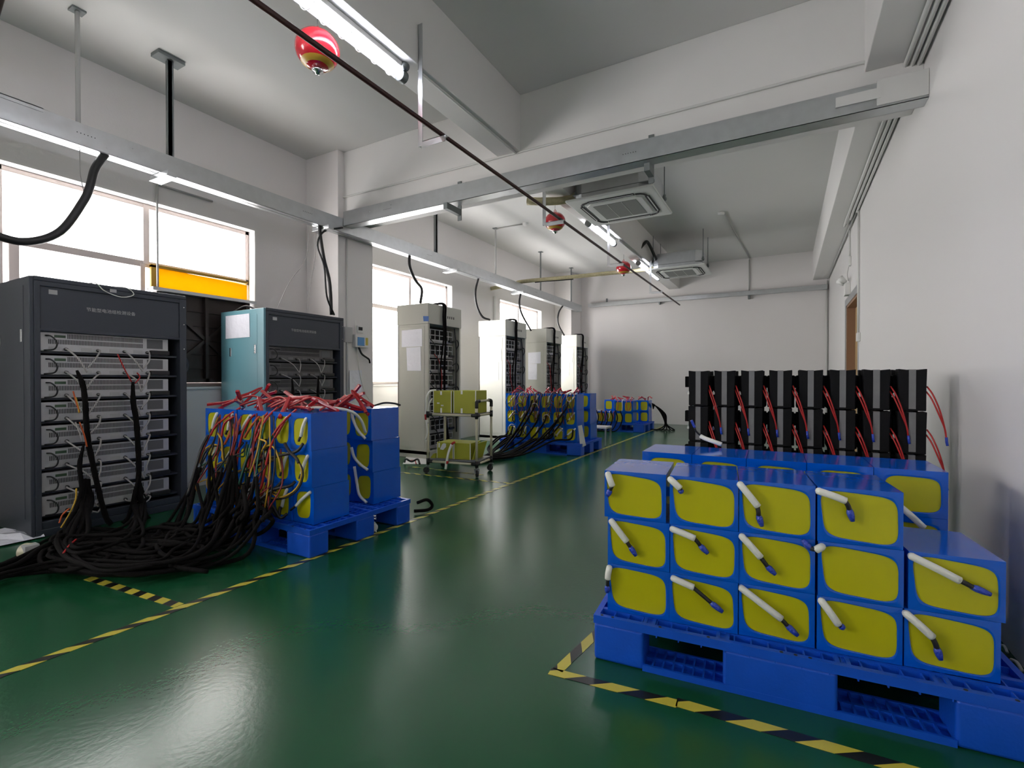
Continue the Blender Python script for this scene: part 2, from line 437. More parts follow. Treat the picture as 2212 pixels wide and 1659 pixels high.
# =====================================================================
# PALLETS
# =====================================================================
def pallet(label, loc, rz, L=1.24, D=0.86, side_runner=False):
    """local: x along length, y depth, origin at the front corner on the floor"""
    H = .167
    t = thing('plastic_pallet', label, 'pallet', loc, rz, 'blue plastic pallets')
    d = MB()
    zt = H - .030
    # closed tray under the deck, then rim, main ribs and lattice, each at its own level
    d.box(.004, L - .004, .004, D - .004, zt + .001, zt + .006)
    for (y0, y1) in ((0, .020), (D - .020, D)): d.box(0, L, y0, y1, zt, H)
    for (x0, x1) in ((0, .020), (L - .020, L)): d.box(x0, x1, .020, D - .020, zt, H - .0004)
    for xx in (.185, .215, .43, .46, .775, .805, 1.02, 1.05):
        d.box(xx - .006, xx + .006, .020, D - .020, zt + .006, H - .0010)
    ry = [.075, .135, .30, D / 2 - .07, D / 2 + .07, D - .30, D - .135, D - .075]
    for yy in ry: d.box(.020, L - .020, yy - .009, yy + .009, zt + .006, H - .0016)
    for k in range(1, 24):
        xx = .020 + (L - .04) * k / 24; d.box(xx - .0022, xx + .0022, .020, D - .020, zt + .006, H - .0042)
    for k in range(1, 14):
        yy = .020 + (D - .04) * k / 14; d.box(.020, L - .020, yy - .0022, yy + .0022, zt + .006, H - .0052)
    for xx in (.200, .445, .790, 1.035): d.box(xx - .009, xx + .009, .020, D - .020, zt + .006, H - .0070)
    for k in range(1, 17):      # fins hanging under the lip along both long sides
        xx = L * k / 17 + .004
        d.box(xx - .002, xx + .002, .002, .018, zt - .008, zt + .002); d.box(xx - .002, xx + .002, D - .018, D - .002, zt - .008, zt + .002)
    d.build('deck', M['bluepal'], t)
    # nine legs, three across and three deep
    for (x0, x1) in ((0, .185), (.445, .775), (L - .215, L)):
        for (y0, y1) in ((0, .14), (D / 2 - .08, D / 2 + .08), (D - .14, D)):
            l = MB(); l.box(x0 + .001, x1 - .001, y0 + .001, y1 - .001, .0, zt + .002)
            l.build('leg', M['bluepal'], t, bevel=.012)
    for y0 in (0, D / 2 - .07, D - .14):
        r = MB(); zz = .022
        r.box(.18, L - .21, y0, y0 + .010, 0, zz); r.box(.18, L - .21, y0 + .13, y0 + .14, 0, zz)
        r.box(.181, L - .211, y0 + .001, y0 + .139, .0003, .006)
        for k in range(1, 26):
            xx = .18 + (L - .39) * k / 26; r.box(xx - .003, xx + .003, y0 + .01, y0 + .13, .0006, zz - .001)
        r.box(.182, L - .212, y0 + .063, y0 + .075, .0009, zz - .002)
        r.build('runner', M['bluepal'], t)
    h = MB()   # small round drain holes along the lip
    for xx in (.03, .07, .24, .40, .62, .66, .70, 1.08, 1.19):
        h.cyl((xx, .010, H - .0002), (xx, .010, H + .0006), .0055, 10)
    hh = h.build('drain_holes', M['slot'], [c for c in t.children if c.name.startswith('deck')][0])
    return t

# =====================================================================
# BATTERIES
# =====================================================================
def se_outline(w, h, quad, e0=4.3, n=48):
    """opening in the shrink film: a soft rounded rectangle stretched over four corners (bottom-left, bottom-right, top-right, top-left)"""
    pts = []
    for k in range(n):
        t = 2 * PI * (k + .5) / n
        c, s = math.cos(t), math.sin(t)
        e = 2 / e0
        u = .5 + .5 * math.copysign(abs(c) ** e, c); v = .5 + .5 * math.copysign(abs(s) ** e, s)
        (ax, az), (bx, bz), (cx, cz), (dx, dz) = quad
        pts.append(((1 - u) * (1 - v) * ax + u * (1 - v) * bx + u * v * cx + (1 - u) * v * dx,
                    (1 - u) * (1 - v) * az + u * (1 - v) * bz + u * v * cz + (1 - u) * v * dz))
    return pts

def battery_meshes(w, d, h, opening):
    """blue film body with a real opening, and the yellow board behind it"""
    bm = bmesh.new(); lip = .004
    # outline of the face sampled to match the opening loop
    n = len(opening)
    cx = sum(p[0] for p in opening) / n; cz = sum(p[1] for p in opening) / n
    outer = []
    for (x, z) in opening:
        dx, dz = x - cx, z - cz
        s = 1e9
        if dx > 1e-9: s = min(s, (w - cx) / dx)
        if dx < -1e-9: s = min(s, (0 - cx) / dx)
        if dz > 1e-9: s = min(s, (h - cz) / dz)
        if dz < -1e-9: s = min(s, (0 - cz) / dz)
        outer.append((cx + dx * s, cz + dz * s))
    # snap the nearest outline sample to each box corner
    for c in ((0, 0), (w, 0), (0, h), (w, h)):
        i = min(range(n), key=lambda j: (outer[j][0] - c[0]) ** 2 + (outer[j][1] - c[1]) ** 2)
        outer[i] = c
    vo = [bm.verts.new((x, 0, z)) for x, z in outer]
    vm = [bm.verts.new((x * .8 + ox * .2, -.0015, z * .8 + oz * .2)) for (x, z), (ox, oz) in zip(opening, outer)]
    vi = [bm.verts.new((x, -.0005, z)) for x, z in opening]
    vr = [bm.verts.new((x, lip, z)) for x, z in opening]
    vb = [bm.verts.new((x, d, z)) for x, z in outer]
    for A, B in ((vo, vm), (vm, vi), (vi, vr)):
        for k in range(n): bm.faces.new((A[k], A[(k + 1) % n], B[(k + 1) % n], B[k]))
    for k in range(n): bm.faces.new((vo[k], vb[k], vb[(k + 1) % n], vo[(k + 1) % n]))
    bm.faces.new(vb)
    bmesh.ops.recalc_face_normals(bm, faces=bm.faces)
    me = bpy.data.meshes.new('battery_body'); bm.to_mesh(me); bm.free(); me.materials.append(M['blue'])
    bm = bmesh.new()
    va = [bm.verts.new((x, lip - .0008, z)) for x, z in opening]
    bm.faces.new(va)
    vb2 = [bm.verts.new((x, lip + .006, z)) for x, z in opening]; bm.faces.new(vb2[::-1])
    for k in range(n): bm.faces.new((va[k], vb2[k], vb2[(k + 1) % n], va[(k + 1) % n]))
    bmesh.ops.recalc_face_normals(bm, faces=bm.faces)
    me2 = bpy.data.meshes.new('end_board'); bm.to_mesh(me2); bm.free(); me2.materials.append(M['yellow'])
    return me, me2
BAT = {}
def bat_variant(key):
    if key not in BAT:
        kind, v = key
        r = random.Random(v * 13 + 5)
        j = lambda s: r.uniform(-s, s)
        if kind == 'L':      # lying: wide face, film pulled away from the upper corner where the lead leaves
            w, d, h = .2265, .30, .1775
            q = [(.021 + j(.003), .019 + j(.003)), (w - .013 + j(.002), .008 + j(.002)), (w - .015 + j(.003), h - .023 + j(.003)), (.005 + j(.001), h - .006 + j(.001))]
            op = se_outline(w, h, q, 4.8)
        elif kind == 'P':    # rear row: even opening
            w, d, h = .2265, .30, .1775
            op = se_outline(w, h, [(.030 + j(.003), .016), (w - .020 + j(.003), .018), (w - .022, h - .028 + j(.003)), (.036, h - .024)], 4.6)
        elif kind == 'U':    # upright: tall face
            w, d, h = .1875, .275, .225
            q = [(.030 + j(.004), .026 + j(.004)), (w - .034 + j(.004), .030 + j(.004)), (w - .026, h - .026 + j(.003)), (.026 + j(.003), h - .034 + j(.004))]
            op = se_outline(w, h, q, 3.8)
        else:
            w, d, h = .1875, .275, .225
            op = se_outline(w, h, [(.024, .022), (w - .022, .022), (w - .024, h - .026), (.026, h - .026)], 4.6)
        BAT[key] = battery_meshes(w, d, h, op) + ((w, d, h),)
    return BAT[key]
def battery(key, loc, rz, label, group):
    me, me2, dim = bat_variant(key)
    t = thing('battery_pack', label, 'battery', loc, rz, group)
    a = bpy.data.objects.new('shrink_film', me); b = bpy.data.objects.new('end_board', me2)
    for o in (a, b): COL.objects.link(o); o.parent = t
    return t
def lead_parts(t, P, rs=(.0118, .0075, .0090), flat=True, tip=True):
    """P: local points sleeve start, sleeve end, wire end, tip end"""
    P = [Vector(p) for p in P]
    s = MB(); a, b = P[0], P[1]; mid = (a + b) / 2 + Vector((0, -.005, .002))
    path = smooth_path([a + Vector((0, .008, 0)), a, mid, b], 4)
    s.tube(path, rs[0], 10, rs=[rs[0] * (.75 + .25 * min(1, i / 3)) for i in range(len(path))])
    s.build('lead_sleeve', M['sleeve'], t, smooth=True)
    if len(P) > 2:
        s = MB(); s.tube(smooth_path([P[1] + (P[0] - P[1]) * .05, P[1] * .5 + P[2] * .5 + Vector((0, -.003, .001)), P[2]], 3), rs[1], 8)
        s.build('lead_wire', M['black'], t, smooth=True)
    if len(P) > 3 and tip:
        s = MB(); dd = P[3] - P[2]
        s.tube([P[2] - dd * .15, P[2] + dd * .2, P[2] + dd * .6, P[3]], rs[2], 8, rs=[rs[2] * .8, rs[2] * 1.2, rs[2] * 1.1, rs[2] * .75])
        s.build('lead_tip', M['bluetip'], t, smooth=True)

# ---- front stack by the long wall ----
PAL1 = Vector((-.625, 1.735, 0)); A1 = math.radians(4.6)
pallet('blue plastic pallet under the blue batteries with loose white leads, by the long wall', PAL1, A1, L=1.27, D=.95)
CW = ['aisle-end column', 'second column from aisle', 'middle column', 'second column from wall', 'wall-end column']
RWD = ['bottom', 'middle', 'top']
F0 = Vector((-.592, 1.802, .167)); A2 = math.radians(5.79)
ex = Vector((math.cos(A2), math.sin(A2), 0)); ey = Vector((-math.sin(A2), math.cos(A2), 0))
def loc_of(world, base, ang):
    v = Vector(world) - base
    c, s = math.cos(ang), math.sin(ang)
    return Vector((v.x * c + v.y * s, -v.x * s + v.y * c, v.z))
LEADS = {
 (0, 2): [(1314,1013),(1323,1050),(1318,1059),(1312,1072)], (1, 2): [(1449,1023),(1469,1055),(1470,1058),(1472,1066)],
 (2, 2): [(1600,1040),(1637,1094),(1639,1115),(1646,1137)], (3, 2): [(1771,1043),(1827,1082),(1835,1102),(1842,1126)],
 (0, 1): [(1322,1121),(1354,1170),(1362,1182),(1374,1201)], (1, 1): [(1454,1134),(1501,1163),(1513,1179),(1529,1196)],
 (2, 1): [(1604,1156),(1643,1204),(1658,1224),(1675,1241)], (3, 1): [(1775,1161),(1763,1188),(1749,1184),(1734,1166)],
 (4, 1): [(1973,1191),(2073,1254),(2102,1269),(2140,1284)],
 (0, 0): [(1316,1218),(1313,1250),(1312,1266),(1311,1280)], (1, 0): [(1456,1243),(1498,1269),(1537,1303),(1561,1322)],
 (2, 0): [(1604,1268),(1688,1337),(1701,1352),(1723,1373)], (3, 0): [(1776,1294),(1811,1349),(1815,1352),(1824,1357)],
 (4, 0): [(1960,1318),(2014,1376),(2024,1401),(2032,1425)]}
LD = {(0, 2): 'lead bent over its edge', (1, 2): 'stubby white lead', (2, 2): 'lead hanging past its lower edge', (3, 2): 'bent blue-tipped lead',
      (0, 1): 'slanting white lead', (1, 1): 'slanting blue-tipped lead', (2, 1): 'long slanting white lead', (3, 1): 'lead curled at its corner', (4, 1): 'lead reaching its far edge',
      (0, 0): 'lead hanging off its edge', (1, 0): 'long bare black lead', (2, 0): 'very long white lead', (3, 0): 'short all-white lead', (4, 0): 'white lead bent downward'}
jx = {2: (-.013, .0, .0, .0), 1: (.0, .002, .0, .002, .010), 0: (0, 0, 0, 0, 0)}
PITCHX = [0, .227, .456, .688, .919]
for (c, r), px in LEADS.items():
    base = F0 + ex * (PITCHX[c] + jx[r][c]) + Vector((0, 0, .1785 * r)) + ey * (-.003 * (c % 2))
    t = battery(('L', c * 3 + r), base, A2, 'blue battery with %s, front row, %s layer, %s' % (LD[(c, r)], RWD[r], CW[c]), 'blue batteries in the front row by the long wall')
    nrm = -ey
    pts = []
    for i, (x, y) in enumerate(px):
        off = (.012, .016, .014, .013)[i]
        p = loc_of(hit(x, y, base + nrm * off, nrm), base, A2)
        if i == 0: p.z = min(p.z, .164)
        pts.append(p)
    lead_parts(t, pts)
# clear plastic bubble of film on top of the second column
F1 = Vector((-.606, 2.37, .167))
A3 = math.radians(1.0); ex3 = Vector((math.cos(A3), math.sin(A3), 0))
for c in range(5):
    for r in range(3):
        base = F1 + ex3 * (c * .2285) + Vector((0, 0, .1785 * r))
        t = battery(('P', c % 3), base, A3, 'blue battery before the black packs, rear row, %s layer, %s' % (RWD[r], CW[c].replace('in the ', '')), 'blue batteries in the rear row by the long wall')
        if (c, r) == (4, 1):
            lead_parts(t, [loc_of(ony(x, y, 2.37) + Vector((0, -.015, 0)), base, A3) for x, y in ((1944, 1093), (1993, 1137))])
# loose white lead lying on the rear row
L0 = MB(); L0.tube(smooth_path([(-.28, 2.66, .722), (-.32, 2.66, .735), (-.36, 2.68, .745), (-.385, 2.69, .755)], 4), .011, 10)
lt = thing('battery_lead', 'thick white lead with blue end lying on the rear batteries before the black packs', 'cable', (-.30, 2.66, .715), world=True)
L0.build('lead_sleeve', M['sleeve'], lt, smooth=True)
MB().tube(smooth_path([(-.38, 2.69, .754), (-.405, 2.68, .78), (-.412, 2.675, .80)], 3), .005, 8).build('lead_wire', M['black'], lt, smooth=True)
MB().tube(smooth_path([(-.412, 2.675, .80), (-.42, 2.672, .82), (-.428, 2.67, .838)], 3), .007, 8).build('lead_tip', M['bluetip'], lt, smooth=True)

# ---- black foam-wrapped packs behind ----
def foam_pack():
    t = thing('foam_wrapped_pack', 'x', 'battery', (0, 0, 0))
    w, d, h = .146, .26, .219
    MB().box(.003, w - .003, .075, d - .02, 0, h - .030).build('core', M['foam'], t, bevel=.004)
    f = MB()   # front foam slab, slightly flared outward at the top corners
    pts = [(.020, 0, .002), (.128, 0, .002), (.128, 0, .10), (.131, 0, h), (.085, 0, h - .005), (.05, 0, h - .004), (.014, 0, h + .001), (.018, 0, .10)]
    f.poly(pts, (0, .085, 0)).build('foam_cover', M['foam'], t, bevel=.003)
    f = MB(); f.poly([(p[0], p[1] + .20, p[2]) for p in pts], (0, .05, 0)).build('foam_cover', M['foam'], t, bevel=.003)
    s = MB(); s.box(.057, .086, -.0018, .0, .012, h - .004); s.box(.057, .086, -.0018, .25, h - .0045, h - .0025)
    s.build('tape_strip', M['graytape'], t)
    b = MB(); b.cyl((.004, .076, .09), (.004, .058, .09), .004, 8); b.box(-.004, .010, .068, .076, .07, .086)
    b.build('bolt', M['chrome'], t)
    for dx, dz in ((0, 0), (-.003, -.026)):
        p = [(.134 + dx, .02, .128 + dz), (.150 + dx, -.012, .090 + dz), (.176 + dx * .5, -.022, .01 + dz), (.196, -.019, -.08), (.204, -.014, -.13)]
        MB().tube(smooth_path(p, 5), .0038, 7).build('red_wire', M['redw'], t, smooth=True)
    MB().tube([(.204, -.014, -.125), (.206, -.013, -.150), (.209, -.014, -.168)], .006, 8).build('wire_end', M['bluetip'], t, smooth=True)
    return t
fp = foam_pack()
COLF = ['first', 'second', 'third', 'fourth', 'fifth', 'sixth', 'seventh', 'eighth']
FR = ['bottom', 'second', 'middle', 'upper', 'top']
first = True
for c in range(8):
    for r in range(5):
        x = -.545 + c * .1492; z = .2215 * r
        yy = 3.20 + R.uniform(-.006, .006)
        lab = 'black foam-wrapped pack with grey tape and red wires, %s layer, %s from the aisle' % (FR[r], COLF[c])
        if first: fp.location = (x, yy, z); fp['label'] = lab; fp['group'] = 'black foam-wrapped packs'; o = fp; first = False
        else: o = dup(fp, (x, yy, z), R.uniform(-.005, .005), lab, 'black foam-wrapped packs')
        if c == 0: MB().box(-.024, .005, .10, .15, .115, .185).build('terminal_cover', M['foam'], o, bevel=.003)
# =====================================================================
# LEFT / MIDDLE / FAR STACKS ON PALLETS (test batteries)
# =====================================================================
BW, BD, BH = .1875, .275, .225
UPITCH = .190
def upright_stack(x_right, y0, z0, ncol, nrow, where, group, key='U', skip=(), cols=None, sleeve=True, ang=0.0):
    """x_right: the side of the last column; columns counted from the aisle side"""
    out = {}
    for c in (cols if cols is not None else range(ncol)):
        for r in range(nrow):
            if (c, r) in skip: continue
            x = x_right - BW - c * UPITCH
            base = Vector((x + R.uniform(-.004, .004) , y0 + R.uniform(-.006, .006) + (.012 * (1 - r) if c == 0 else 0), z0 + r * .2265))
            colw = ['aisle-end column', 'second column from aisle', 'third column from aisle', 'fourth column from aisle', 'fifth column from aisle', 'window-end column'][c if c < 5 else 5]
            t = battery((key, (c * 3 + r) % 6), base, 0, 'blue battery %s, %s layer, %s' % (where, ['bottom', 'middle', 'top'][r] if nrow == 3 else ['lower', 'upper'][r], colw), group)
            if sleeve:
                a = (BW - .035 + R.uniform(-.006, .006), -.006, BH - .035)
                if key == 'U':
                    k = R.choice((0, 1, 2))
                    if k == 0: P = [a, (BW - .115, -.016, BH - .135), (BW - .135, -.03, BH - .16)]
                    elif k == 1: P = [a, (BW - .07, -.018, BH - .14), (BW - .075, -.03, BH - .17)]
                    else: P = [a, (BW - .05, -.02, BH - .12), (BW - .06, -.03, BH - .16)]
                    if (c, r) == (0, 0): P = [(BW - .03, -.006, BH - .03), (BW - .135, -.02, BH - .12), (BW - .175, -.03, BH - .15)]
                lead_parts(t, P, rs=(.0105, .0075, .008), tip=False)
            out[(c, r)] = t
    return out
# the stack in front of the charcoal cabinets
pallet('blue plastic pallet under the cable-covered batteries by the charcoal cabinets', (-3.66, 1.885, 0), 0, L=1.245, D=.875)
GL = 'batteries under test by the charcoal cabinets'
upright_stack(-2.49, 1.965, .167, 6, 3, 'by charcoal cabinets, front row', GL)
rb = upright_stack(-2.535, 2.50, .167, 6, 3, 'by charcoal cabinets, rear row', GL, cols=(0, 1, 2), sleeve=False)
# arched white leads on the rear row
for r, pts in ((2, [(-.075, -.03, .23), (-.055, -.035, .15), (-.01, -.03, .07), (.05, -.02, .015)]),
               (1, [(-.09, -.03, .17), (-.06, -.03, .10), (0, -.025, .05), (.06, -.02, .02)]),
               (0, [(-.07, -.03, .26), (-.045, -.03, .14), (-.02, -.03, .06), (.04, -.02, .01)])):
    b = rb[(0, r)]
    s = MB(); s.tube(smooth_path([Vector(p) + Vector((.10, 0, 0)) for p in pts], 6), .010, 10)
    s.build('lead_sleeve', M['sleeve'], b, smooth=True)
# the stack beyond the trolley
pallet('blue plastic pallet under the middle stack beyond the trolley', (-3.73, 6.24, 0), 0, L=1.30, D=.87)
GM = 'batteries under test beyond the trolley'
upright_stack(-2.525, 6.32, .167, 6, 3, 'beyond trolley, front row', GM)
upright_stack(-2.50, 6.78, .167, 6, 3, 'beyond trolley, rear row', GM, cols=(0, 1), sleeve=False)
# the farthest stack
pallet('blue plastic pallet under the farthest stack near the back wall', (-3.68, 9.62, 0), 0, L=1.25, D=.87)
GF = 'batteries near the back wall'
upright_stack(-2.66, 9.66, .167, 5, 2, 'near back wall, front row', GF, key='F', skip=((2, 1), (3, 1), (4, 1)), sleeve=False)
upright_stack(-2.46, 10.12, .167, 6, 2, 'near back wall, rear row', GF, key='F', cols=(0, 1, 2, 3, 4), sleeve=False)
for c in (2, 3, 4):
    pass
# white tag hanging from the middle stack
tg = MB(); p = [ony(1249, 920, 6.30), ony(1257, 918, 6.30), ony(1266, 962, 6.30), ony(1254, 968, 6.30)]
tg.poly([Vector(q) for q in p], (0, -.004, 0))
tag(tg.build('paper_tag', M['paper']), 'long white paper tag stuck on the side of the middle stack', 'tag')

# =====================================================================
# CLIPS AND TEST WIRES
# =====================================================================
def croc_clip():
    """a red plastic-booted crocodile clip, 0.13 long, jaws pointing +x"""
    t = thing('crocodile_clip', 'x', 'clip', (0, 0, 0))
    for s in (1, -1):
        h = MB()
        h.poly([(-.075, -.008, s * .018), (-.070, -.008, s * .031), (-.010, -.008, s * .015), (.045, -.008, s * .007), (.060, -.008, s * .0015), (.045, -.008, s * .0005), (-.010, -.008, s * .002)], (0, .016, 0))
        h.build('jaw', M['red'], t, bevel=.0015)
    MB().cyl((-.008, -.009, 0), (-.008, .009, 0), .005, 10).build('spring', M['chrome'], t, smooth=True)
    return t
clip0 = croc_clip(); nclip = [0]
def put_clip(loc, ang, tilt, label, group, s=1.0, roll=0):
    global clip0
    o = clip0 if nclip[0] == 0 else dup(clip0, loc)
    nclip[0] += 1
    o.location = loc; o.rotation_euler = (roll, tilt, ang); o.scale = (s, s, s)
    o['label'] = label; o['group'] = group
    return o
GC = 'red crocodile clips on the batteries by the charcoal cabinets'
ztop = .167 + .2265 * 3
clips_l = [((486, 872), 2.05, .9, -.35), ((520, 868), 2.10, 2.3, .5), ((545, 850), 2.2, .8, -.6), ((560, 875), 2.05, 2.6, -.7), ((590, 866), 2.15, .5, .4), ((618, 880), 2.03, 2.1, -.9),
           ((640, 866), 2.2, .3, .3), ((665, 880), 2.1, 2.8, .2), ((690, 868), 2.3, 3.5, -.3), ((706, 880), 2.15, .4, .3), ((722, 878), 2.35, 3.6, .5), ((740, 866), 2.35, .3, -.5),
           ((760, 858), 2.45, 3.3, .6), ((777, 862), 2.45, 3.6, -.8), ((760, 882), 2.4, .6, .2), ((575, 850), 2.25, 3.0, .4), ((650, 862), 2.16, .2, -.2), ((786, 884), 2.52, 2.7, -.2)]
for (x, y), Y, a, ti in clips_l:
    p = ony(x, y, Y); p.z = max(p.z, ztop + .012)
    put_clip(p, a, ti, 'red plastic crocodile clip in the tangle on top of the batteries by the charcoal cabinets', GC, 1.45, R.uniform(-.8, .8))
GC2 = 'red crocodile clips on the middle stack'
for k in range(16):
    put_clip((-3.55 + .98 * (k / 15) + R.uniform(-.03, .03), 6.36 + R.uniform(0, .25), ztop + .018 + R.uniform(0, .05)), R.uniform(0, 6.28), R.uniform(-.7, .7), 'red crocodile clip in the tangle on top of the middle stack', GC2, 1.1, R.uniform(-1, 1))
GC3 = 'red crocodile clips on the farthest stack'
for k in range(12):
    put_clip((-3.3 + .85 * (k / 11) + R.uniform(-.03, .03), 10.12 + R.uniform(0, .22), .167 + .2265 * 2 + .018 + R.uniform(0, .04)), R.uniform(0, 6.28), R.uniform(-.6, .6), 'red crocodile clip in the tangle on top of the farthest stack', GC3, 1.1, R.uniform(-1, 1))

def wire(pts, r, m, name, label, cat='cable', group=None, n=8, k=6):
    o = MB().tube(smooth_path(pts, k), r, n).build(name, M[m], smooth=True)
    return tag(o, label, cat, group)
GR = 'red clip wires on the batteries by the charcoal cabinets'
for k in range(7):        # wires wandering over the top
    a = ony(*R.choice(clips_l)[0], 2.1 + .3 * R.random()); a.z = max(ztop + .02, a.z)
    x0 = -3.5 + k * .11
    pts = [(x0, 2.0 + R.uniform(0, .1), ztop + .02), (x0 + .09, 2.08 + R.uniform(0, .12), ztop + .055 + R.uniform(0, .03)), (x0 + .2, 2.12 + R.uniform(0, .15), ztop + .03 + R.uniform(0, .04)), (x0 + .30, 2.05 + R.uniform(0, .15), ztop + .012)]
    wire(pts, .007, 'redw', 'clip_wire', 'red wire running over the top of the batteries by the charcoal cabinets', group=GR)
wire([(-2.86, 2.08, ztop + .018), (-2.78, 2.10, ztop + .022), (-2.72, 2.10, ztop + .02)], .011, 'redw', 'clip_wire', 'thick red wire joining the white sleeved lead on the battery tops', group=None)
wire([(-2.72, 2.10, ztop + .02), (-2.62, 2.12, ztop + .022), (-2.54, 2.18, ztop + .018), (-2.50, 2.28, ztop - .01), (-2.50, 2.36, ztop - .07), (-2.52, 2.42, ztop - .16)], .010, 'sleeve', 'battery_lead', 'white sleeved lead bending over the front batteries into the gap', group=None)
# =====================================================================
# TEST LEADS IN FRONT OF THE LEFT STACK, AND THE HEAP ON THE FLOOR
# =====================================================================
YS = 1.955
GW = 'coloured test wires hanging before the batteries by the charcoal cabinets'
def pxw(pts, r, m, name, label, group, dy=0.0, n=7):
    P = []
    for i, q in enumerate(pts):
        x, y = q[0], q[1]; Y = q[2] if len(q) > 2 else YS - .03 + dy
        P.append(ony(x, y, Y))
    return wire(P, r, m, name, label, group=group, n=n)
RW = 'red test wire drooping over the battery fronts by the charcoal cabinets'
for pts in ([(520, 880, 2.0), (490, 900, 1.93), (465, 922, 1.9), (455, 940, 1.88)], [(560, 890, 2.0), (540, 905, 1.93), (525, 935, 1.91), (515, 975, 1.9), (508, 1020, 1.88)],
            [(600, 880, 2.0), (575, 905, 1.93), (553, 950, 1.9), (540, 985, 1.88), (535, 1010, 1.87)], [(615, 910, 1.93), (600, 935, 1.9), (585, 965, 1.89), (572, 1015, 1.87), (565, 1050, 1.86), (553, 1068, 1.86)],
            [(640, 885, 2.0), (618, 905, 1.93), (600, 925, 1.91), (590, 940, 1.9)], [(505, 900, 1.93), (485, 915, 1.9), (478, 945, 1.89)], [(580, 890, 1.97), (560, 915, 1.92), (548, 955, 1.9), (545, 1000, 1.88)]):
    pxw(pts, .0075, 'redw', 'test_wire', RW, 'red test wires by the charcoal cabinets')
OW = 'orange test wire before the batteries by the charcoal cabinets'
for pts in ([(519, 905, 1.93), (513, 925, 1.92), (508, 950, 1.91)], [(560, 900, 1.93), (540, 925, 1.92), (528, 945, 1.91)], [(500, 920, 1.93), (497, 935, 1.92), (485, 960, 1.91)]):
    pxw(pts, .008, 'orangew', 'test_wire', OW, 'orange test wires by the charcoal cabinets')
YW = 'yellow and black test wire looping before the batteries by the charcoal cabinets'
for pts in ([(498, 998), (475, 1000), (455, 1020), (447, 1040), (452, 1060), (470, 1068), (490, 1072)], [(470, 935), (478, 950), (480, 975), (482, 995)], [(430, 1000), (440, 975), (455, 962), (470, 962), (480, 975), (478, 990)],
            [(555, 1000), (565, 975), (580, 962), (592, 968), (602, 990), (608, 1020)], [(500, 1022), (540, 1010), (575, 998), (590, 990)], [(550, 1020), (553, 1050), (560, 1070)], [(573, 1025), (580, 1040), (573, 1055), (575, 1065)],
            [(640, 990), (650, 1010), (651, 1030), (640, 1055), (615, 1072), (585, 1076), (565, 1073), (555, 1068)], [(598, 1065), (585, 1062), (600, 1075)], [(500, 1085), (520, 1092)], [(455, 1105), (462, 1120)], [(568, 970), (575, 955), (560, 948)]):
    pxw(pts, .0055, 'yelloww', 'test_wire', YW, 'yellow test wires by the charcoal cabinets', R.uniform(-.05, 0))
    pxw([(a + 3, b + 3) for a, b in [q[:2] for q in pts]], .005, 'black', 'test_wire', 'thin black test wire paired with yellow before the batteries by the charcoal cabinets', 'thin black test wires by the charcoal cabinets', R.uniform(-.04, -.005))
GWp = 'green test wire hanging before the batteries by the charcoal cabinets'
for pts in ([(474, 935), (472, 955), (470, 985)], [(455, 935), (445, 955), (438, 975)], [(540, 900, 1.93), (532, 925, 1.92), (527, 945)], [(535, 960), (533, 985), (536, 1010)], [(533, 1010), (530, 1035), (530, 1050)], [(598, 925, 1.92), (586, 945), (580, 965)]):
    pxw(pts, .0065, 'greenw', 'test_wire', GWp, 'green test wires by the charcoal cabinets', -.01)
# black wires from each battery lead gathering into the bundles
GB = 'black wires gathered before the batteries by the charcoal cabinets'
BL = 'black wire gathered with the others before the batteries by the charcoal cabinets'
for pts in ([(655, 958, 1.94), (640, 975, 1.92), (600, 985, 1.9), (560, 995, 1.88), (540, 1020, 1.85)], [(615, 958, 1.93), (625, 975, 1.91), (640, 990, 1.9), (645, 1000, 1.9)], [(575, 950, 1.93), (555, 965, 1.9), (530, 1000, 1.86), (515, 1060, 1.83)],
            [(525, 955, 1.92), (505, 985, 1.88), (490, 1030, 1.85), (470, 1090, 1.8)], [(450, 940, 1.9), (435, 970, 1.85), (420, 1020, 1.8), (405, 1070, 1.75)], [(638, 1040, 1.93), (625, 1050, 1.9), (590, 1058, 1.87), (560, 1080, 1.83)],
            [(612, 1035, 1.93), (600, 1050, 1.9), (575, 1070, 1.86), (556, 1100, 1.83)], [(620, 1110, 1.93), (605, 1118, 1.9), (590, 1095, 1.87), (570, 1075, 1.85)], [(605, 1095, 1.93), (600, 1115, 1.9), (575, 1090, 1.86), (556, 1075, 1.83)],
            [(545, 1045, 1.91), (530, 1060, 1.88), (515, 1090, 1.84)], [(480, 1010, 1.9), (470, 1040, 1.86), (460, 1080, 1.82)], [(588, 1120, 1.9), (570, 1090, 1.86), (560, 1075, 1.83)]):
    pxw(pts, .0095, 'black', 'test_wire', BL, GB)

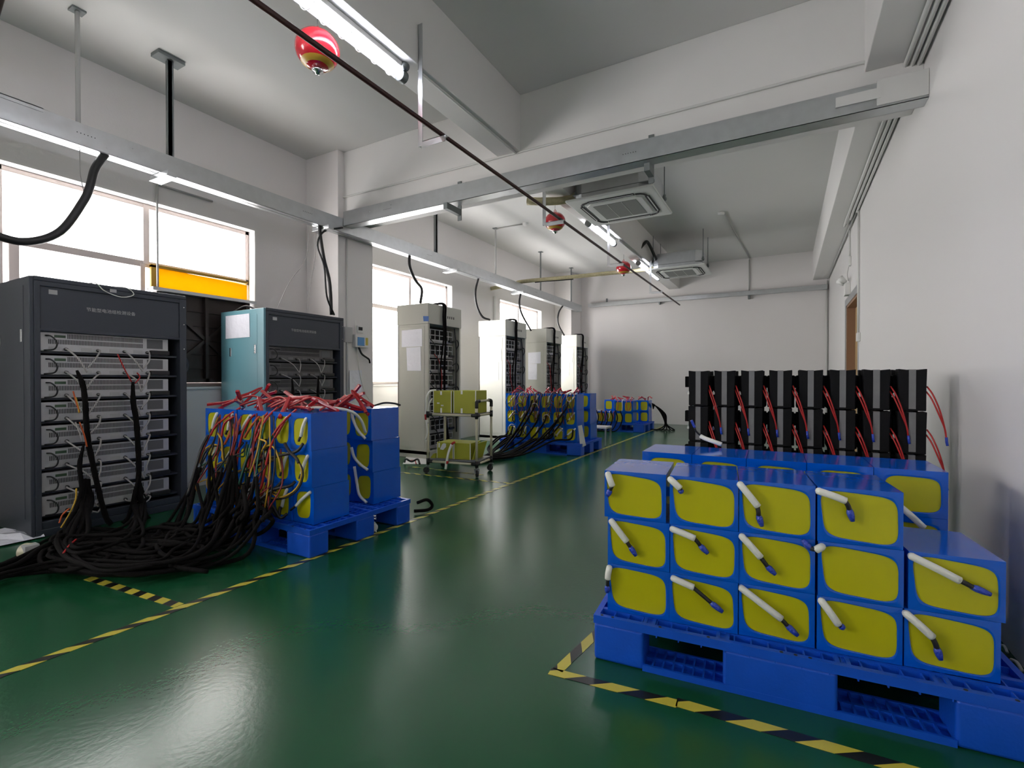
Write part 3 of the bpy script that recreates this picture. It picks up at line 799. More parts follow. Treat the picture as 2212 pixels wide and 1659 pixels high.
# braided cables: fall from the stack front to the floor, run across it, and rise to the cabinet front
GH = 'black braided cables heaped on the floor before the charcoal cabinet'
HL = 'black braided cable in the heap on the floor before the charcoal cabinet'
def fz(x, y, z): return onz(x, y, z)
rr = random.Random(21)
starts = [(545, 1030), (520, 1050), (470, 1020), (435, 1010), (560, 1090), (500, 985), (405, 1060), (530, 1080), (450, 985), (585, 1100), (505, 1075), (478, 1060), (555, 1075), (512, 1020), (425, 1045), (568, 1110)]
ncab = 38
for k in range(ncab):
    f = k / (ncab - 1)
    sx, sy = starts[k % len(starts)]; sx += rr.uniform(-10, 10)
    top = ony(sx, sy, 1.83 + rr.uniform(-.03, .03))
    lay = .014 + .020 * (k % 5) + .008 * rr.random()
    if k % 5 in (0, 2):
        for q_, m_ in enumerate(('redw', 'black', 'yelloww' if k % 3 == 0 else 'redw' if k % 3 == 1 else 'greenw')):
            bx = max(476, sx + rr.uniform(-10, 45)); by = rr.choice((905, 975, 1050)) - rr.uniform(0, 12)
            if by > sy - 15: by = sy - 30
            Pw = [ony(bx, by, YS - .02), ony(bx * .6 + sx * .4 + rr.uniform(-16, 16), by * .5 + sy * .5 + rr.uniform(-8, 14), YS - .07 - rr.uniform(0, .04)), top + Vector((0, 0, .0)), top + Vector((0, 0, -.05))]
            wire(Pw, .0046, 'redd' if m_ == 'redw' else m_, 'test_wire', {'redw': 'thin red', 'black': 'thin black', 'yelloww': 'thin yellow', 'greenw': 'thin green'}[m_] + ' wire fanning out of a cable before the batteries by the charcoal cabinets', group={'redw': 'thin red', 'black': 'thin black fanned', 'yelloww': 'thin yellow', 'greenw': 'thin green'}[m_] + ' wires by the charcoal cabinets')
    mid = ony(sx - 12 + rr.uniform(-38, 30), 1120 + rr.uniform(-12, 12), 1.74 + rr.uniform(-.07, .05))
    # lowest sweep of the arc in picture rows 1130 (back) to 1250 (front)
    row = 1150 + 92 * f + rr.uniform(-6, 6)
    P = [top, mid]
    p1 = fz(max(330, sx - 60 + rr.uniform(-30, 20)), row - 28 + rr.uniform(-8, 4), lay); P.append(p1)
    p2 = fz(330 - 60 * f + rr.uniform(-40, 40), row + rr.uniform(-4, 4), lay); P.append(p2)
    if k % 3 == 0:      # runs on out beside the cabinet
        P += [fz(150 + rr.uniform(-20, 20), row - 6, lay), fz(20 + rr.uniform(-10, 10), 1215 + 30 * f, lay), fz(-70, 1225 + 35 * f, lay), Vector((-4.3 - .1 * f, .45 + .1 * f, lay)), Vector((-4.75 - .1 * f, .75 + .15 * f, lay)), Vector((-4.9, 1.0 + .1 * f, lay))]
    else:               # turns back and climbs to a bundle on the cabinet front
        tgt = (186, 1080) if k % 2 else (300, 1090)
        P += [fz(190 + rr.uniform(-60, 40), row - 12 + rr.uniform(-8, 4), lay + .01), fz(130 + rr.uniform(-25, 60), 1180 + rr.uniform(-22, 18), lay + .03),
              fz(tgt[0] - 20 + rr.uniform(-30, 30), 1150 + rr.uniform(-10, 8), .08 + .05 * rr.random()), onx(tgt[0] + rr.uniform(-14, 14), tgt[1], -4.18 + rr.uniform(-.03, .02)), onx(tgt[0] + rr.uniform(-5, 5), tgt[1] - 45, -4.22)]
    for q in P: q.z = max(q.z, .016)
    wire(P, .0100 + .0025 * (k % 2), 'braid', 'braided_cable', HL, group=GH, n=8, k=7)
for k in range(16):   # shorter coils inside the heap
    cx, cy = rr.uniform(120, 420), rr.uniform(1165, 1215)
    c = fz(cx, cy, .03 + .05 * rr.random()); a0 = rr.uniform(0, 6); rad = rr.uniform(.12, .26)
    P = [c + Vector((math.cos(a0 + t * .8) * rad * 1.2, math.sin(a0 + t * .8) * rad * .6, .015 * math.sin(t * 1.7) + .02)) for t in range(7)]
    for q in P: q.x = max(q.x, -4.22); q.z = max(q.z, .016)
    wire(P, .0115, 'braid', 'braided_cable', HL, group=GH, n=8, k=7)
# stray coloured wires in the heap
for m, pts in (('yelloww', [(132, 1140), (150, 1110), (163, 1080), (165, 1055)]), ('orangew', [(128, 1130), (135, 1112), (150, 1098)]), ('orangew', [(194, 1125), (188, 1108), (178, 1095)]), ('redw', [(137, 1195), (150, 1178), (165, 1165)]), ('greyw', [(172, 1145), (178, 1125), (168, 1118)])):
    P = [onx(x, y, -4.12) for x, y in pts]
    for q in P: q.z = max(q.z, .02)
    if pts[0][1] > 1180: P = [onz(x, y, .13) for x, y in pts]
    wire(P, .005, m, 'stray_wire', {'yelloww': 'loose yellow wire hanging before the charcoal cabinet foot', 'orangew': 'loose orange wire end before the charcoal cabinet foot', 'redw': 'loose red wire lying on the cable heap', 'greyw': 'loose grey wire loop at the charcoal cabinet foot'}[m], group='loose orange wires at the cabinet foot' if m == 'orangew' else None)

# =====================================================================
# CABLES FROM THE MIDDLE AND FAR STACKS
# =====================================================================
GMc = 'black cables trailing from the middle stack to the trolley'
rr = random.Random(5)
for k in range(15):
    x = -3.6 + k * .075 + rr.uniform(-.03, .03)
    zz = rr.choice((.75, .55, .35))
    P = [Vector((x, 6.30, zz)), Vector((x - .01, 6.22, zz - .12)), Vector((x - .10 - .01 * k, 6.14, max(.2, zz - .4))), Vector((x - .2 - .02 * k, 6.02 - .02 * k, .05)), Vector((-3.35 + .02 * k - .2, 5.7 - .035 * k, .02 + .015 * (k % 3))), Vector((-3.55, 5.45 - .03 * k, .02)), Vector((-3.95, 5.45 + .01 * k, .02))]
    wire(P, .013, 'braid', 'braided_cable', 'black cable trailing from the middle stack across the floor towards the trolley', group=GMc)
for k in range(30):
    x = -3.6 + k * .036 + rr.uniform(-.02, .02)
    P = [Vector((x, 6.34, ztop + .01)), Vector((x + .01, 6.295, ztop - .02)), Vector((x + rr.uniform(-.05, .03), 6.28, ztop - .14)), Vector((x + rr.uniform(-.05, .04), 6.27, ztop - .28 - .15 * rr.random()))]
    wire(P, .0052, 'redd' if k % 2 else 'black', 'test_wire', ('red' if k % 2 else 'black') + ' test wire hanging down the front of the middle stack', group=('red' if k % 2 else 'thin black') + ' test wires on the middle stack')
for k in range(16):
    x = -3.52 + k * .062; z0 = .32 + .16 * (k % 4)
    P = [Vector((x + .06 * math.cos(a), 6.26, z0 + .07 * math.sin(a))) for a in [t * .9 for t in range(6)]]
    wire(P, .007, 'black' if k % 3 else 'greyw', 'test_wire', ('black' if k % 3 else 'grey') + ' wire looped on the front of the middle stack', group=('black' if k % 3 else 'grey') + ' loops on the middle stack')
for k in range(10):
    x = -3.5 + k * .088; z0 = .167 + .226 * (2 if k > 5 else 1)
    P = [Vector((x, 9.75, z0 + .02)), Vector((x + .01, 9.64, z0 - .01)), Vector((x + .02, 9.62, z0 - .1)), Vector((x + rr.uniform(-.05, .05), 9.61, z0 - .2))]
    mm = ('redw', 'sleeve', 'redw')[k % 3]
    wire(P, .006, mm, 'test_wire', ('white' if mm == 'sleeve' else 'red') + ' wire hanging down the front of the farthest stack', group=('white' if mm == 'sleeve' else 'red') + ' wires on the farthest stack')
for k in range(6):
    P = [Vector((-2.9 - .1 * k, 9.6, .42)), Vector((-2.85 - .1 * k, 9.57, .25)), Vector((-2.95 - .1 * k, 9.5, .03)), Vector((-3.2 - .1 * k, 9.42, .02)), Vector((-3.7, 9.45 + .02 * k, .02))]
    wire(P, .012, 'braid', 'braided_cable', 'black cable lying before the farthest pallet', group='black cables before the farthest pallet')
for k in range(5):
    P = [Vector((-2.45, 10.35 + .03 * k, .55 - .03 * k)), Vector((-2.38, 10.37, .50)), Vector((-2.26 + .02 * k, 10.4, .33)), Vector((-2.18 + .01 * k, 10.35, .12)), Vector((-2.3 + .08 * k, 10.3, .02)), Vector((-2.42 + .1 * k, 10.2, .02))]
    wire(P, .012, 'braid', 'braided_cable', 'black cable drooping from the aisle end of the farthest stack', group='black cables at the end of the farthest stack')
# =====================================================================
# CHARCOAL TEST CABINETS
# =====================================================================
XF = -4.30
def text_child(body, parent, size, loc, rot, m, name='lettering'):
    cu = bpy.data.curves.new(name, 'FONT'); cu.body = body; cu.size = size; cu.extrude = .0005; cu.align_x = 'CENTER'; cu.align_y = 'CENTER'
    cu.materials.append(M[m])
    tmp = bpy.data.objects.new('tmp', cu); COL.objects.link(tmp)
    bpy.context.view_layer.update()
    me = bpy.data.meshes.new_from_object(tmp.evaluated_get(bpy.context.evaluated_depsgraph_get()))
    bpy.data.objects.remove(tmp); me.materials.clear(); me.materials.append(M[m])
    o = bpy.data.objects.new(name, me); COL.objects.link(o); o.parent = parent
    if parent.get('_w'): o.matrix_parent_inverse = Matrix.Translation(-Vector(parent.location))
    o.location = loc; o.rotation_euler = rot
    return o
def dark_cabinet(y0, label, side_mat, dots=True):
    W_, D_, H_ = .955, .70, 1.735
    t = thing('test_cabinet', label, 'cabinet', (XF - D_ / 2, y0 + W_ / 2, 0), world=True)
    y1 = y0 + W_; xb = XF - D_
    b = MB()
    b.box(xb, XF, y0 + .022, y1, .0, .05)                       # plinth
    b.box(xb, XF, y0 + .022, y1, H_ - .03, H_)                  # roof
    b.box(xb, XF, y1 - .05, y1, .05, H_ - .03); b.box(xb + .02, XF, y0 + .022, y0 + .055, .05, H_ - .03)
    b.box(xb, xb + .02, y0 + .022, y1, .05, H_ - .03)
    b.box(XF - .10, XF - .012, y0 + .05, y1 - .05, 1.385, 1.68)   # recessed name panel
    b.box(XF - .03, XF, y0 + .05, y1 - .05, 1.372, 1.392); b.box(XF - .03, XF, y0 + .05, y1 - .05, 1.672, H_ - .03)
    b.box(XF - .05, XF - .006, y0 + .05, y1 - .05, .05, .10)
    b.build('housing', M['darkcab'], t, bevel=.004)
    s = MB(); s.box(xb, XF - .001, y0, y0 + .022, .0, H_ - .004)
    sd = s.build('side_panel', M[side_mat], t, bevel=.004)
    g = MB(); g.box(xb + .10, XF - .10, y0 - .002, y0 + .0, .12, H_ - .06)
    s2 = g.build('side_hatch', M[side_mat], t, bevel=.002)
    for xx, zz in ((xb + .17, 1.33), (XF - .13, 1.35)):
        l = MB(); l.box(xx - .012, xx + .012, y0 - .008, y0 - .001, zz - .05, zz + .035); l.build('latch', M['chrome'], sd if False else s2, bevel=.002)
    text_child('节能型电池组检测设备', t, .030, (XF - .0105, y0 + .45, 1.545), (PI / 2, 0, PI / 2), 'palegrey')
    l = MB(); l.box(XF - .012, XF - .010, y0 + .10, y0 + .145, 1.625, 1.655); l.build('sticker', M['palegrey'], t)
    if y0 < 2:
        l = MB(); l.box(XF, XF + .002, y0 + .435, y0 + .475, 1.688, 1.712); l.build('sticker', M['palegrey'], t)
    sc_ = MB()
    for zz in (1.64, 1.50, 1.30): sc_.cyl((XF - .002, y1 - .02, zz), (XF + .002, y1 - .02, zz), .004, 8)
    sc_.build('screws', M['chrome'], t)
    return t
dark_cabinet(1.222, 'tall charcoal test cabinet with silver units and black cable bundles, beside the heap', 'darkcab')
M['sidegrad'] = mat('blue_grey_gloss_panel', (0.12, 0.30, 0.35), 0.34, coat=0.5)
dark_cabinet(2.857, 'charcoal test cabinet with blue-grey glossy side, standing before the pillar', 'sidegrad')

def test_unit(silver=True):
    """rack unit, local: y along the front, x towards the room, z up"""
    t = thing('rack_test_unit', 'x', 'test unit', (0, 0, 0))
    m = M['unit'] if silver else M['unitg']
    Wd, Hh = .775, .130
    MB().box(-.45, 0, 0, Wd, 0, Hh).build('chassis', m, t, bevel=.003)
    v = MB()
    for (a, b_, z0, z1) in ((.145, .60, .090, .122), (.045, .60, .050, .082)):
        n = int((b_ - a) / .0085)
        for k in range(n):
            y = a + (b_ - a) * k / n; v.box(0, .0008, y, y + .0045, z0, z1)
    v.build('vent_slots', M['slot'], t)
    MB().box(0, .001, .625, .735, .050, .122).build('filter_mesh', M['mesh'], t)
    for y in (.045, .22, .385, .535): MB().box(0, .0012, y, y + .06, .008, .032).build('port_label', M['palegrey' if silver else 'mesh'], t)
    MB().box(0, .0012, .075, .135, .094, .112).build('display', M['lcd'] if silver else M['slot'], t)
    for y in (.135, .315, .475, .625):
        p = MB(); p.cyl((0, y, .018), (.016, y, .016), .0105, 12); p.build('port', M['black'], t, smooth=True)
    p = MB(); p.box(0, .030, .640, .772, .002, .036); p.build('plug_block', M['black'], t, bevel=.004)
    MB().tube(smooth_path([(.004, .03, .105), (.03, .05, .10), (.045, .075, .06), (.035, .065, .015), (.006, .02, .005)], 5), .005, 8).build('jumper_lead', M['black'], t, smooth=True)
    return t
HI = ['topmost', 'second from the top', 'third from the top', 'fourth from the top', 'fifth from the top', 'sixth from the top', 'seventh from the top', 'lowest']
u1 = test_unit(True); u2 = test_unit(False)
UZ = [1.372 - .130 - .1585 * k for k in range(8)]
for k in range(8):
    for (u, y0, nm, g) in ((u1, 1.275, 'silver rack test unit with slotted front, charcoal cabinet, %s' % HI[k], 'silver test units'), (u2, 2.91, 'smoked grey test unit in the glossy-sided cabinet, %s' % HI[k], 'smoked grey test units')):
        loc = (XF - .035, y0 + .006, UZ[k])
        if k == 0: u.location = loc; u['label'] = nm; u['group'] = g
        else: dup(u, loc, 0, nm, g)
# shelves rails the units sit on
for y0 in (1.222, 2.857):
    cabn = [x for x in COL.objects if x.name.startswith('test_cabinet') and abs(x.location.y - y0 - .4775) < .01][0]
    for k in range(8): MB().box(XF - .5, XF - .05, y0 + .056, y0 + .904, UZ[k] - .014, UZ[k] - .001).build('unit_shelf', M['darkcab'], cabn)

# leads from each unit port to the bundles
GLd = 'grey leads from the silver test units into the black bundles'
def bundleA(z): return Vector((-4.20, 1.50 + .02 * math.sin(z * 5) + .05 * max(0, .7 - z), z))
def bundleB(z): return Vector((-4.20, 1.815 + .01 * math.sin(z * 6), z))
for k in range(8):
    for j, yy in enumerate((.135, .315, .475, .625)):
        p = Vector((XF - .018, 1.275 + yy, UZ[k] + .018))
        tz = p.z - (.14 if j in (0, 2) else .11) - R.uniform(0, .03)
        tz = max(.12, tz)
        q = (bundleA if j < 2 else bundleB)(tz)
        if k == 0: tz = min(tz, 1.13); q = (bundleA if j < 2 else bundleB)(tz)
        P = [p, p + Vector((.035, 0, -.006)), (p + q) / 2 + Vector((.04, R.uniform(-.01, .01), R.uniform(-.01, .02))), q + Vector((.0, 0, .0))]
        wire(P, .0055, 'greyw', 'unit_lead', 'grey lead running from a silver test unit into a black bundle', group=GLd)
for k in range(4):
    for j, yy in enumerate((.135, .315, .475, .625)):
        p = Vector((XF - .018, 2.91 + yy, UZ[k] + .018)); tz = max(.5, min(p.z - .12, 1.12))
        q = Vector((-4.20, (3.16 if j < 2 else 3.43) + R.uniform(-.008, .008), tz))
        P = [p, p + Vector((.035, 0, -.006)), (p + q) / 2 + Vector((.04, 0, .01)), q]
        wire(P, .0042, 'greyw', 'unit_lead', 'grey lead running from a smoked test unit into a bundle', group='grey leads from the smoked test units')
GB2 = 'black cable bundles down the charcoal cabinet with silver units'
def bundle(px, X, r, label, n=10):
    P = [onx(x, y, X) for x, y in px]
    for q in P: q.z = max(q.z, r)
    path = smooth_path(P, 5)
    o = MB().tube(path, r, n, rs=[r * min(1, .45 + .14 * i) * (1 + .06 * math.sin(i * 1.7)) for i in range(len(path))]).build('cable_bundle', M['braid'], smooth=True)
    return tag(o, label, 'cable bundle')
bundle([(166, 800), (179, 832), (184, 870), (186, 905), (190, 950), (200, 1000), (212, 1055), (228, 1115), (240, 1150)], -4.19, .017, 'thick black bundle slanting down the silver units, nearer the cabinet side')
bundle([(181, 960), (172, 1005), (176, 1060), (160, 1110), (150, 1150)], -4.18, .014, 'black branch splitting off the slanting bundle towards the loose orange wires')
bundle([(287, 825), (288, 870), (294, 905), (298, 960), (300, 1010), (300, 1055), (315, 1120), (322, 1150)], -4.19, .018, 'thick black bundle hanging straight down the middle of the silver units')
bundle([(298, 1030), (290, 1070), (278, 1115), (265, 1150)], -4.17, .013, 'black branch splitting off the straight bundle low on the cabinet')
bundle([(631, 818), (633, 850), (634, 900), (634, 960)], -4.19, .014, 'black bundle down the smoked units nearer the glossy side panel')
bundle([(688, 812), (687, 850), (688, 900), (688, 960)], -4.19, .014, 'black bundle down the smoked units nearer the pillar')
for m, pts, lab in (('orangew', [(158, 845), (165, 870), (172, 890)], 'orange wire beside the slanting bundle'), ('yelloww', [(163, 858), (168, 875), (171, 892)], 'yellow wire beside the slanting bundle'),
                    ('redw', [(254, 765), (268, 795), (284, 825)], 'red and grey lead entering the straight bundle'), ('redw', [(296, 805), (302, 815), (292, 828)], 'short red lead end at the head of the straight bundle'),
                    ('orangew', [(172, 912), (182, 940), (188, 965)], 'copper orange wire lying along the slanting bundle'), ('greyw', [(163, 912), (172, 935), (178, 955)], 'grey wire lying along the slanting bundle')):
    wire([onx(x, y, -4.15) for x, y in pts], .0045, m, 'bundle_wire', lab)
# wire loop hanging over the cabinet top
wire([(-4.40, 1.55, 1.742), (-4.31, 1.58, 1.74), (-4.285, 1.62, 1.69), (-4.285, 1.72, 1.66), (-4.285, 1.80, 1.69), (-4.31, 1.76, 1.738), (-4.42, 1.68, 1.742)], .0035, 'sleeve', 'thin_wire', 'thin white wire looped over the top edge of the charcoal cabinet')
wire([(-4.9, 2.93, 1.74), (-4.8, 3.0, 1.80), (-4.68, 3.06, 1.742)], .010, 'black', 'power_cable', 'short black cable arching on top of the glossy-sided cabinet')
# plastic-wrapped sheet on the side of the second cabinet
def film_sheet(px, Y, label, t=.003, bulge=.0):
    P = [ony(x, y, Y) for x, y in px]
    o = MB().poly(P, (0, -t, 0)).build('document_sleeve', M['film'])
    return tag(o, label, 'document')
film_sheet([(488, 683), (539, 677), (540, 728), (488, 732)], 2.857 - .003, 'square plastic-covered paper on the blue-grey cabinet side')

# =====================================================================
# PALE TEST CABINETS
# =====================================================================
def pale_cabinet(y0, label, group=None):
    W_, D_, H_, X = .735, .53, 2.06, -4.10
    t = thing('test_cabinet', label, 'cabinet', (X - D_ / 2, y0 + W_ / 2, 0), world=True)
    y1 = y0 + W_; xb = X - D_; e = .035
    b = MB()
    b.box(xb, X, y0, y0 + e, .05, 1.79); b.box(xb, X, y1 - e, y1, .05, 1.79); b.box(xb, xb + .02, y0, y1, .05, 1.79)
    b.box(xb, X, y0, y1, 0, .10)
    b.build('housing', M['beige'], t, bevel=.004)
    c = MB(); c.box(xb - .004, X + .008, y0 - .008, y1 + .008, 1.79, H_)
    cap = c.build('top_box', M['beige'], t, bevel=.005)
    v = MB(); [v.box(X + .008, X + .0095, y0 + .41 + .045 * k, y0 + .428 + .045 * k, 1.895, 1.93) for k in range(4)]
    v.build('vent_slots', M['slot'], cap)
    s = MB(); s.box(xb + .06, X - .06, y0 - .004, y0, .14, 1.76); s.build('side_hatch', M['beige'], t, bevel=.003)
    i = MB(); i.box(xb + .02, X - .22, y0 + e, y1 - e, .10, 1.79); i.build('rack_interior', M['slot'], t)
    # lattice faced modules
    for k in range(8):
        z0 = .13 + .205 * k; g = MB(); x0 = X - .21
        yy0, yy1 = y0 + e + .01, y1 - e - .07
        g.box(x0, x0 + .14, yy0, yy1, z0 - .012, z0 + .006); g.box(x0 + .13, x0 + .14, yy0, yy1, z0, z0 + .030)
        for q in range(7):
            y = yy0 + (yy1 - yy0) * q / 6; g.box(x0 + .13, x0 + .138, y - .006, y + .006, z0, z0 + .165)
        for zz in (.085, .160): g.box(x0 + .13, x0 + .138, yy0, yy1, z0 + zz, z0 + zz + .010)
        g.build('module', M['unit'], t)
        p = MB(); p.box(x0 + .14, x0 + .17, yy1 - .10, yy1 + .01, z0 + .012, z0 + .04); p.build('connector', M['black'], t, bevel=.003)
    return t
PY = [5.035, 7.06, 8.655, 10.24]
pl = ['pale beige test cabinet beside the trolley, two papers on its side', 'pale glossy test cabinet behind the middle stack, second along the windows', 'pale test cabinet, third along the windows, between two others', 'pale yellowish test cabinet, last along the windows, by the back wall']
for y, l in zip(PY, pl): pale_cabinet(y, l)
rr = random.Random(3)
for i, y0 in enumerate(PY):
    nm = ['beside the trolley', 'behind the middle stack', 'third along the windows', 'by the back wall'][i]
    for j, yy in enumerate((.28, .325)):     # the cables over the top edge
        P = [(-4.36, y0 + yy - .03, 2.075), (-4.2, y0 + yy - .01, 2.085 + .01 * j), (-4.072, y0 + yy, 2.07), (-4.066, y0 + yy, 1.90), (-4.075, y0 + yy + .02, 1.60), (-4.12, y0 + yy + .05 * j, 1.1), (-4.10, y0 + yy + .06, .5), (-4.05, y0 + yy + .1, .05)]
        wire(P, .011 + .005 * j, 'braid', 'power_cable', 'black cable hanging over the top front edge of the pale cabinet ' + nm, group='black cables over the pale cabinet ' + nm)
    for j in range(7):
        ya = y0 + rr.uniform(.08, .3); z1 = 1.6 - .2 * j
        P = [(-4.17, ya, z1), (-4.13, ya + .06, z1 - .1), (-4.12, ya + rr.uniform(.05, .14), z1 - .3), (-4.12, ya + rr.uniform(.08, .16), max(.12, z1 - .55))]
        wire(P, .006, 'redw' if j % 3 == 1 else 'black', 'module_wire', ('red' if j % 3 == 1 else 'black') + ' wire inside the open front of the pale cabinet ' + nm, group=('red' if j % 3 == 1 else 'black') + ' wires in the pale cabinet ' + nm)
    P = [(-4.14, y0 + .64, 1.78), (-4.12, y0 + .655, 1.45), (-4.12, y0 + .645, .9), (-4.12, y0 + .655, .3)]
    wire(P, .010, 'black', 'module_wire', 'black trunk wire down the window-side upright of the pale cabinet ' + nm)
    for j in range(4):
        z1 = 1.58 - .33 * j
        P = [(-4.12, y0 + .56, z1), (-4.085, y0 + .62, z1 + .03), (-4.085, y0 + .66, z1 - .03), (-4.115, y0 + .65, z1 - .10)]
        wire(P, .008, 'black', 'module_wire', 'short black loop at the module edge of the pale cabinet ' + nm, group='short black loops in the pale cabinet ' + nm)
film_sheet([(868, 714), (912, 710), (912, 748), (868, 750)], 5.035 - .006, 'crumpled plastic-covered paper, upper of two beside the trolley')
film_sheet([(878, 751), (909, 749), (910, 801), (880, 801)], 5.035 - .006, 'plastic-covered paper, lower of two beside the trolley')
film_sheet([(1052, 753), (1083, 752), (1083, 781), (1052, 783)], 7.06 - .006, 'upper plastic-covered paper on the glossy pale cabinet behind the middle stack')
film_sheet([(1051, 783), (1077, 781), (1077, 821), (1052, 821)], 7.06 - .006, 'lower plastic-covered paper on the glossy pale cabinet behind the middle stack')
film_sheet([(1141, 762), (1168, 760), (1168, 785), (1141, 786)], 8.655 - .006, 'upper plastic-covered paper on the third pale cabinet')
film_sheet([(1141, 786), (1160, 786), (1160, 820), (1141, 820)], 8.655 - .006, 'lower plastic-covered paper on the third pale cabinet')
film_sheet([(1214, 765), (1237, 763), (1236, 783), (1214, 783)], 10.24 - .006, 'upper plastic-covered paper on the last pale cabinet')
film_sheet([(1214, 784), (1230, 784), (1229, 811), (1214, 813)], 10.24 - .006, 'lower plastic-covered paper on the last pale cabinet')
st = MB(); P = [ony(x, y, 5.035 - .012) for x, y in ((914, 683), (926, 683), (926, 694), (915, 694))]; st.poly(P, (0, -.001, 0))
tag(st.build('sticker', M['bluecab']), 'small blue and white sticker on the top box beside the trolley', 'sticker')

# =====================================================================
# LOUVRED FAN PANEL AND AMBER SHEET IN THE FIRST WINDOW
# =====================================================================
fan = thing('exhaust_fan_unit', 'dark brown exhaust fan panel in the lower half of the window behind the cabinets', 'fan', (-5.10, 2.76, .98), world=True)
X0 = -5.135; ya, yb = 2.31, 3.205; za, zb = 1.02, 1.87
f = MB(); f.box(X0, X0 + .02, ya, yb, za, zb); f.build('back_plate', M['brown'], fan)
f = MB()
f.box(X0 + .02, X0 + .07, ya, ya + .04, za, zb); f.box(X0 + .02, X0 + .07, yb - .04, yb, za, zb); f.box(X0 + .02, X0 + .07, ya, yb, za, za + .04)
f.box(X0 + .02, X0 + .07, (ya + yb) / 2 - .015, (ya + yb) / 2 + .015, za, zb)
f.bar((X0 + .045, ya + .02, zb - .05), (X0 + .045, yb - .02, za + .05), .02, .03); f.bar((X0 + .045, ya + .02, za + .05), (X0 + .045, yb - .02, zb - .05), .02, .03)
for k in range(1, 6): f.box(X0 + .02, X0 + .035, ya, yb, za + k * .14, za + k * .14 + .008)
f.build('brace_frame', M['brown'], fan)
f = MB(); f.box(X0, XL + .03, ya - .05, yb + .05, zb, zb + .03); f.build('top_ledge', M['galv'], fan)
f = MB(); f.tube([(X0 + .06, ya + .16 + .11 * math.cos(a), za + .17 + .11 * math.sin(a)) for a in [2 * PI * k / 16 for k in range(17)]], .014, 8)
f.cyl((X0 + .03, ya + .16, za + .17), (X0 + .075, ya + .16, za + .17), .03, 14)
for k in range(5):
    a = 2 * PI * k / 5; f.bar((X0 + .06, ya + .16, za + .17), (X0 + .06, ya + .16 + .1 * math.cos(a), za + .17 + .1 * math.sin(a)), .006, .045)
f.build('fan_rotor', M['darkcab'], fan, smooth=False)
am = thing('amber_sheet', 'bright amber yellow translucent sheet set in the window above the fan', 'panel', (-5.1, 2.76, 1.9), world=True)
f = MB(); P = [Vector((X0 + .02, 2.34, 1.915)), Vector((X0 + .02, 3.20, 1.905)), Vector((X0 + .02, 3.20, 2.075)), Vector((X0 + .02, 2.34, 2.095))]
f.poly(P, (.006, 0, 0)); f.build('sheet', M['amber'], am)
f = MB(); f.box(X0 + .005, X0 + .04, 2.28, 2.335, 1.90, 2.11); f.box(X0 + .005, X0 + .04, 2.28, 3.205, 2.09, 2.115); f.build('edge_fold', mat('amber_edge', (0.42, 0.24, 0.02), .5), am)
# =====================================================================
# TUBE TROLLEY WITH PACKS
# =====================================================================
TA = math.atan2(.09, .58)
TL0 = Vector((-3.49, 4.28, 0))
tr = thing('tube_trolley', 'cream tube trolley with grey shelves and black joints, loaded with olive yellow packs', 'trolley', TL0, TA)
TW, TD = .60, .40; zl, zu = .155, .665
def tj(b, p, r=.021, h=.03): b.cyl((p[0], p[1], p[2] - h), (p[0], p[1], p[2] + h), r, 12)
for (x, y) in ((0, 0), (TW, 0), (TW, TD), (0, TD)):
    b = MB(); b.cyl((x, y, .11), (x, y, .80 if x > .1 else .66 + .0), .014, 14); b.build('post', M['cream'], tr, smooth=True)
b = MB()
for z in (zl - .02, zu - .005):
    b.cyl((0, 0, z), (TW, 0, z), .013, 12); b.cyl((0, TD, z), (TW, TD, z), .013, 12); b.cyl((0, 0, z), (0, TD, z), .013, 12); b.cyl((TW, 0, z), (TW, TD, z), .013, 12)
b.build('rails', M['cream'], tr, smooth=True)
b = MB(); b.cyl((TW, .05, .815), (TW, TD - .05, .815), .013, 12); b.build('push_handle', M['cream'], tr, smooth=True)
for y in (0, TD):
    s = 1 if y == 0 else -1
    MB().tube(smooth_path([(TW, y, .74), (TW, y, .79), (TW, y + s * .012, .810), (TW, y + s * .07, .815)], 4), .019, 12).build('elbow_joint', M['black'], tr, smooth=True)
for z, nm in ((zl, 'lower_shelf'), (zu, 'upper_shelf')):
    MB().box(.005, TW - .005, .005, TD - .005, z - .004, z + .014).build(nm, M['greyshelf'], tr, bevel=.003)
for (x, y) in ((0, 0), (TW, 0), (TW, TD), (0, TD)):
    for z in (zl - .02, zu - .005):
        b = MB(); sx = 1 if x == 0 else -1; sy = 1 if y == 0 else -1
        b.cyl((x, y, z - .035), (x, y, z + .035), .0185, 12); b.cyl((x, y, z), (x + sx * .06, y, z), .0175, 12); b.cyl((x, y, z), (x, y + sy * .06, z), .0175, 12)
        b.build('pipe_joint', M['black'], tr, smooth=True)
for (x, y, a) in ((0, 0, .3), (TW, 0, 2.2), (TW, TD, 1.1), (0, TD, .9)):
    b = MB(); b.cyl((x, y, .085), (x, y, .115), .012, 10); b.box(x - .022, x + .022, y - .022, y + .022, .080, .086)
    dx, dy = math.cos(a), math.sin(a)
    for s in (-1, 1):
        px_, py_ = x - dy * .017 * s, y + dx * .017 * s
        b.bar((px_, py_, .082), (px_ - dx * .018, py_ - dy * .018, .038), .026, .003)
    cs = b.build('caster', M['steel_dark'], tr)
    w_ = MB(); cx_, cy_ = x - dx * .018, y - dy * .018
    w_.cyl((cx_ + dy * .013, cy_ - dx * .013, .037), (cx_ - dy * .013, cy_ + dx * .013, .037), .036, 20); w_.build('wheel', M['rubber'], cs, bevel=.004)
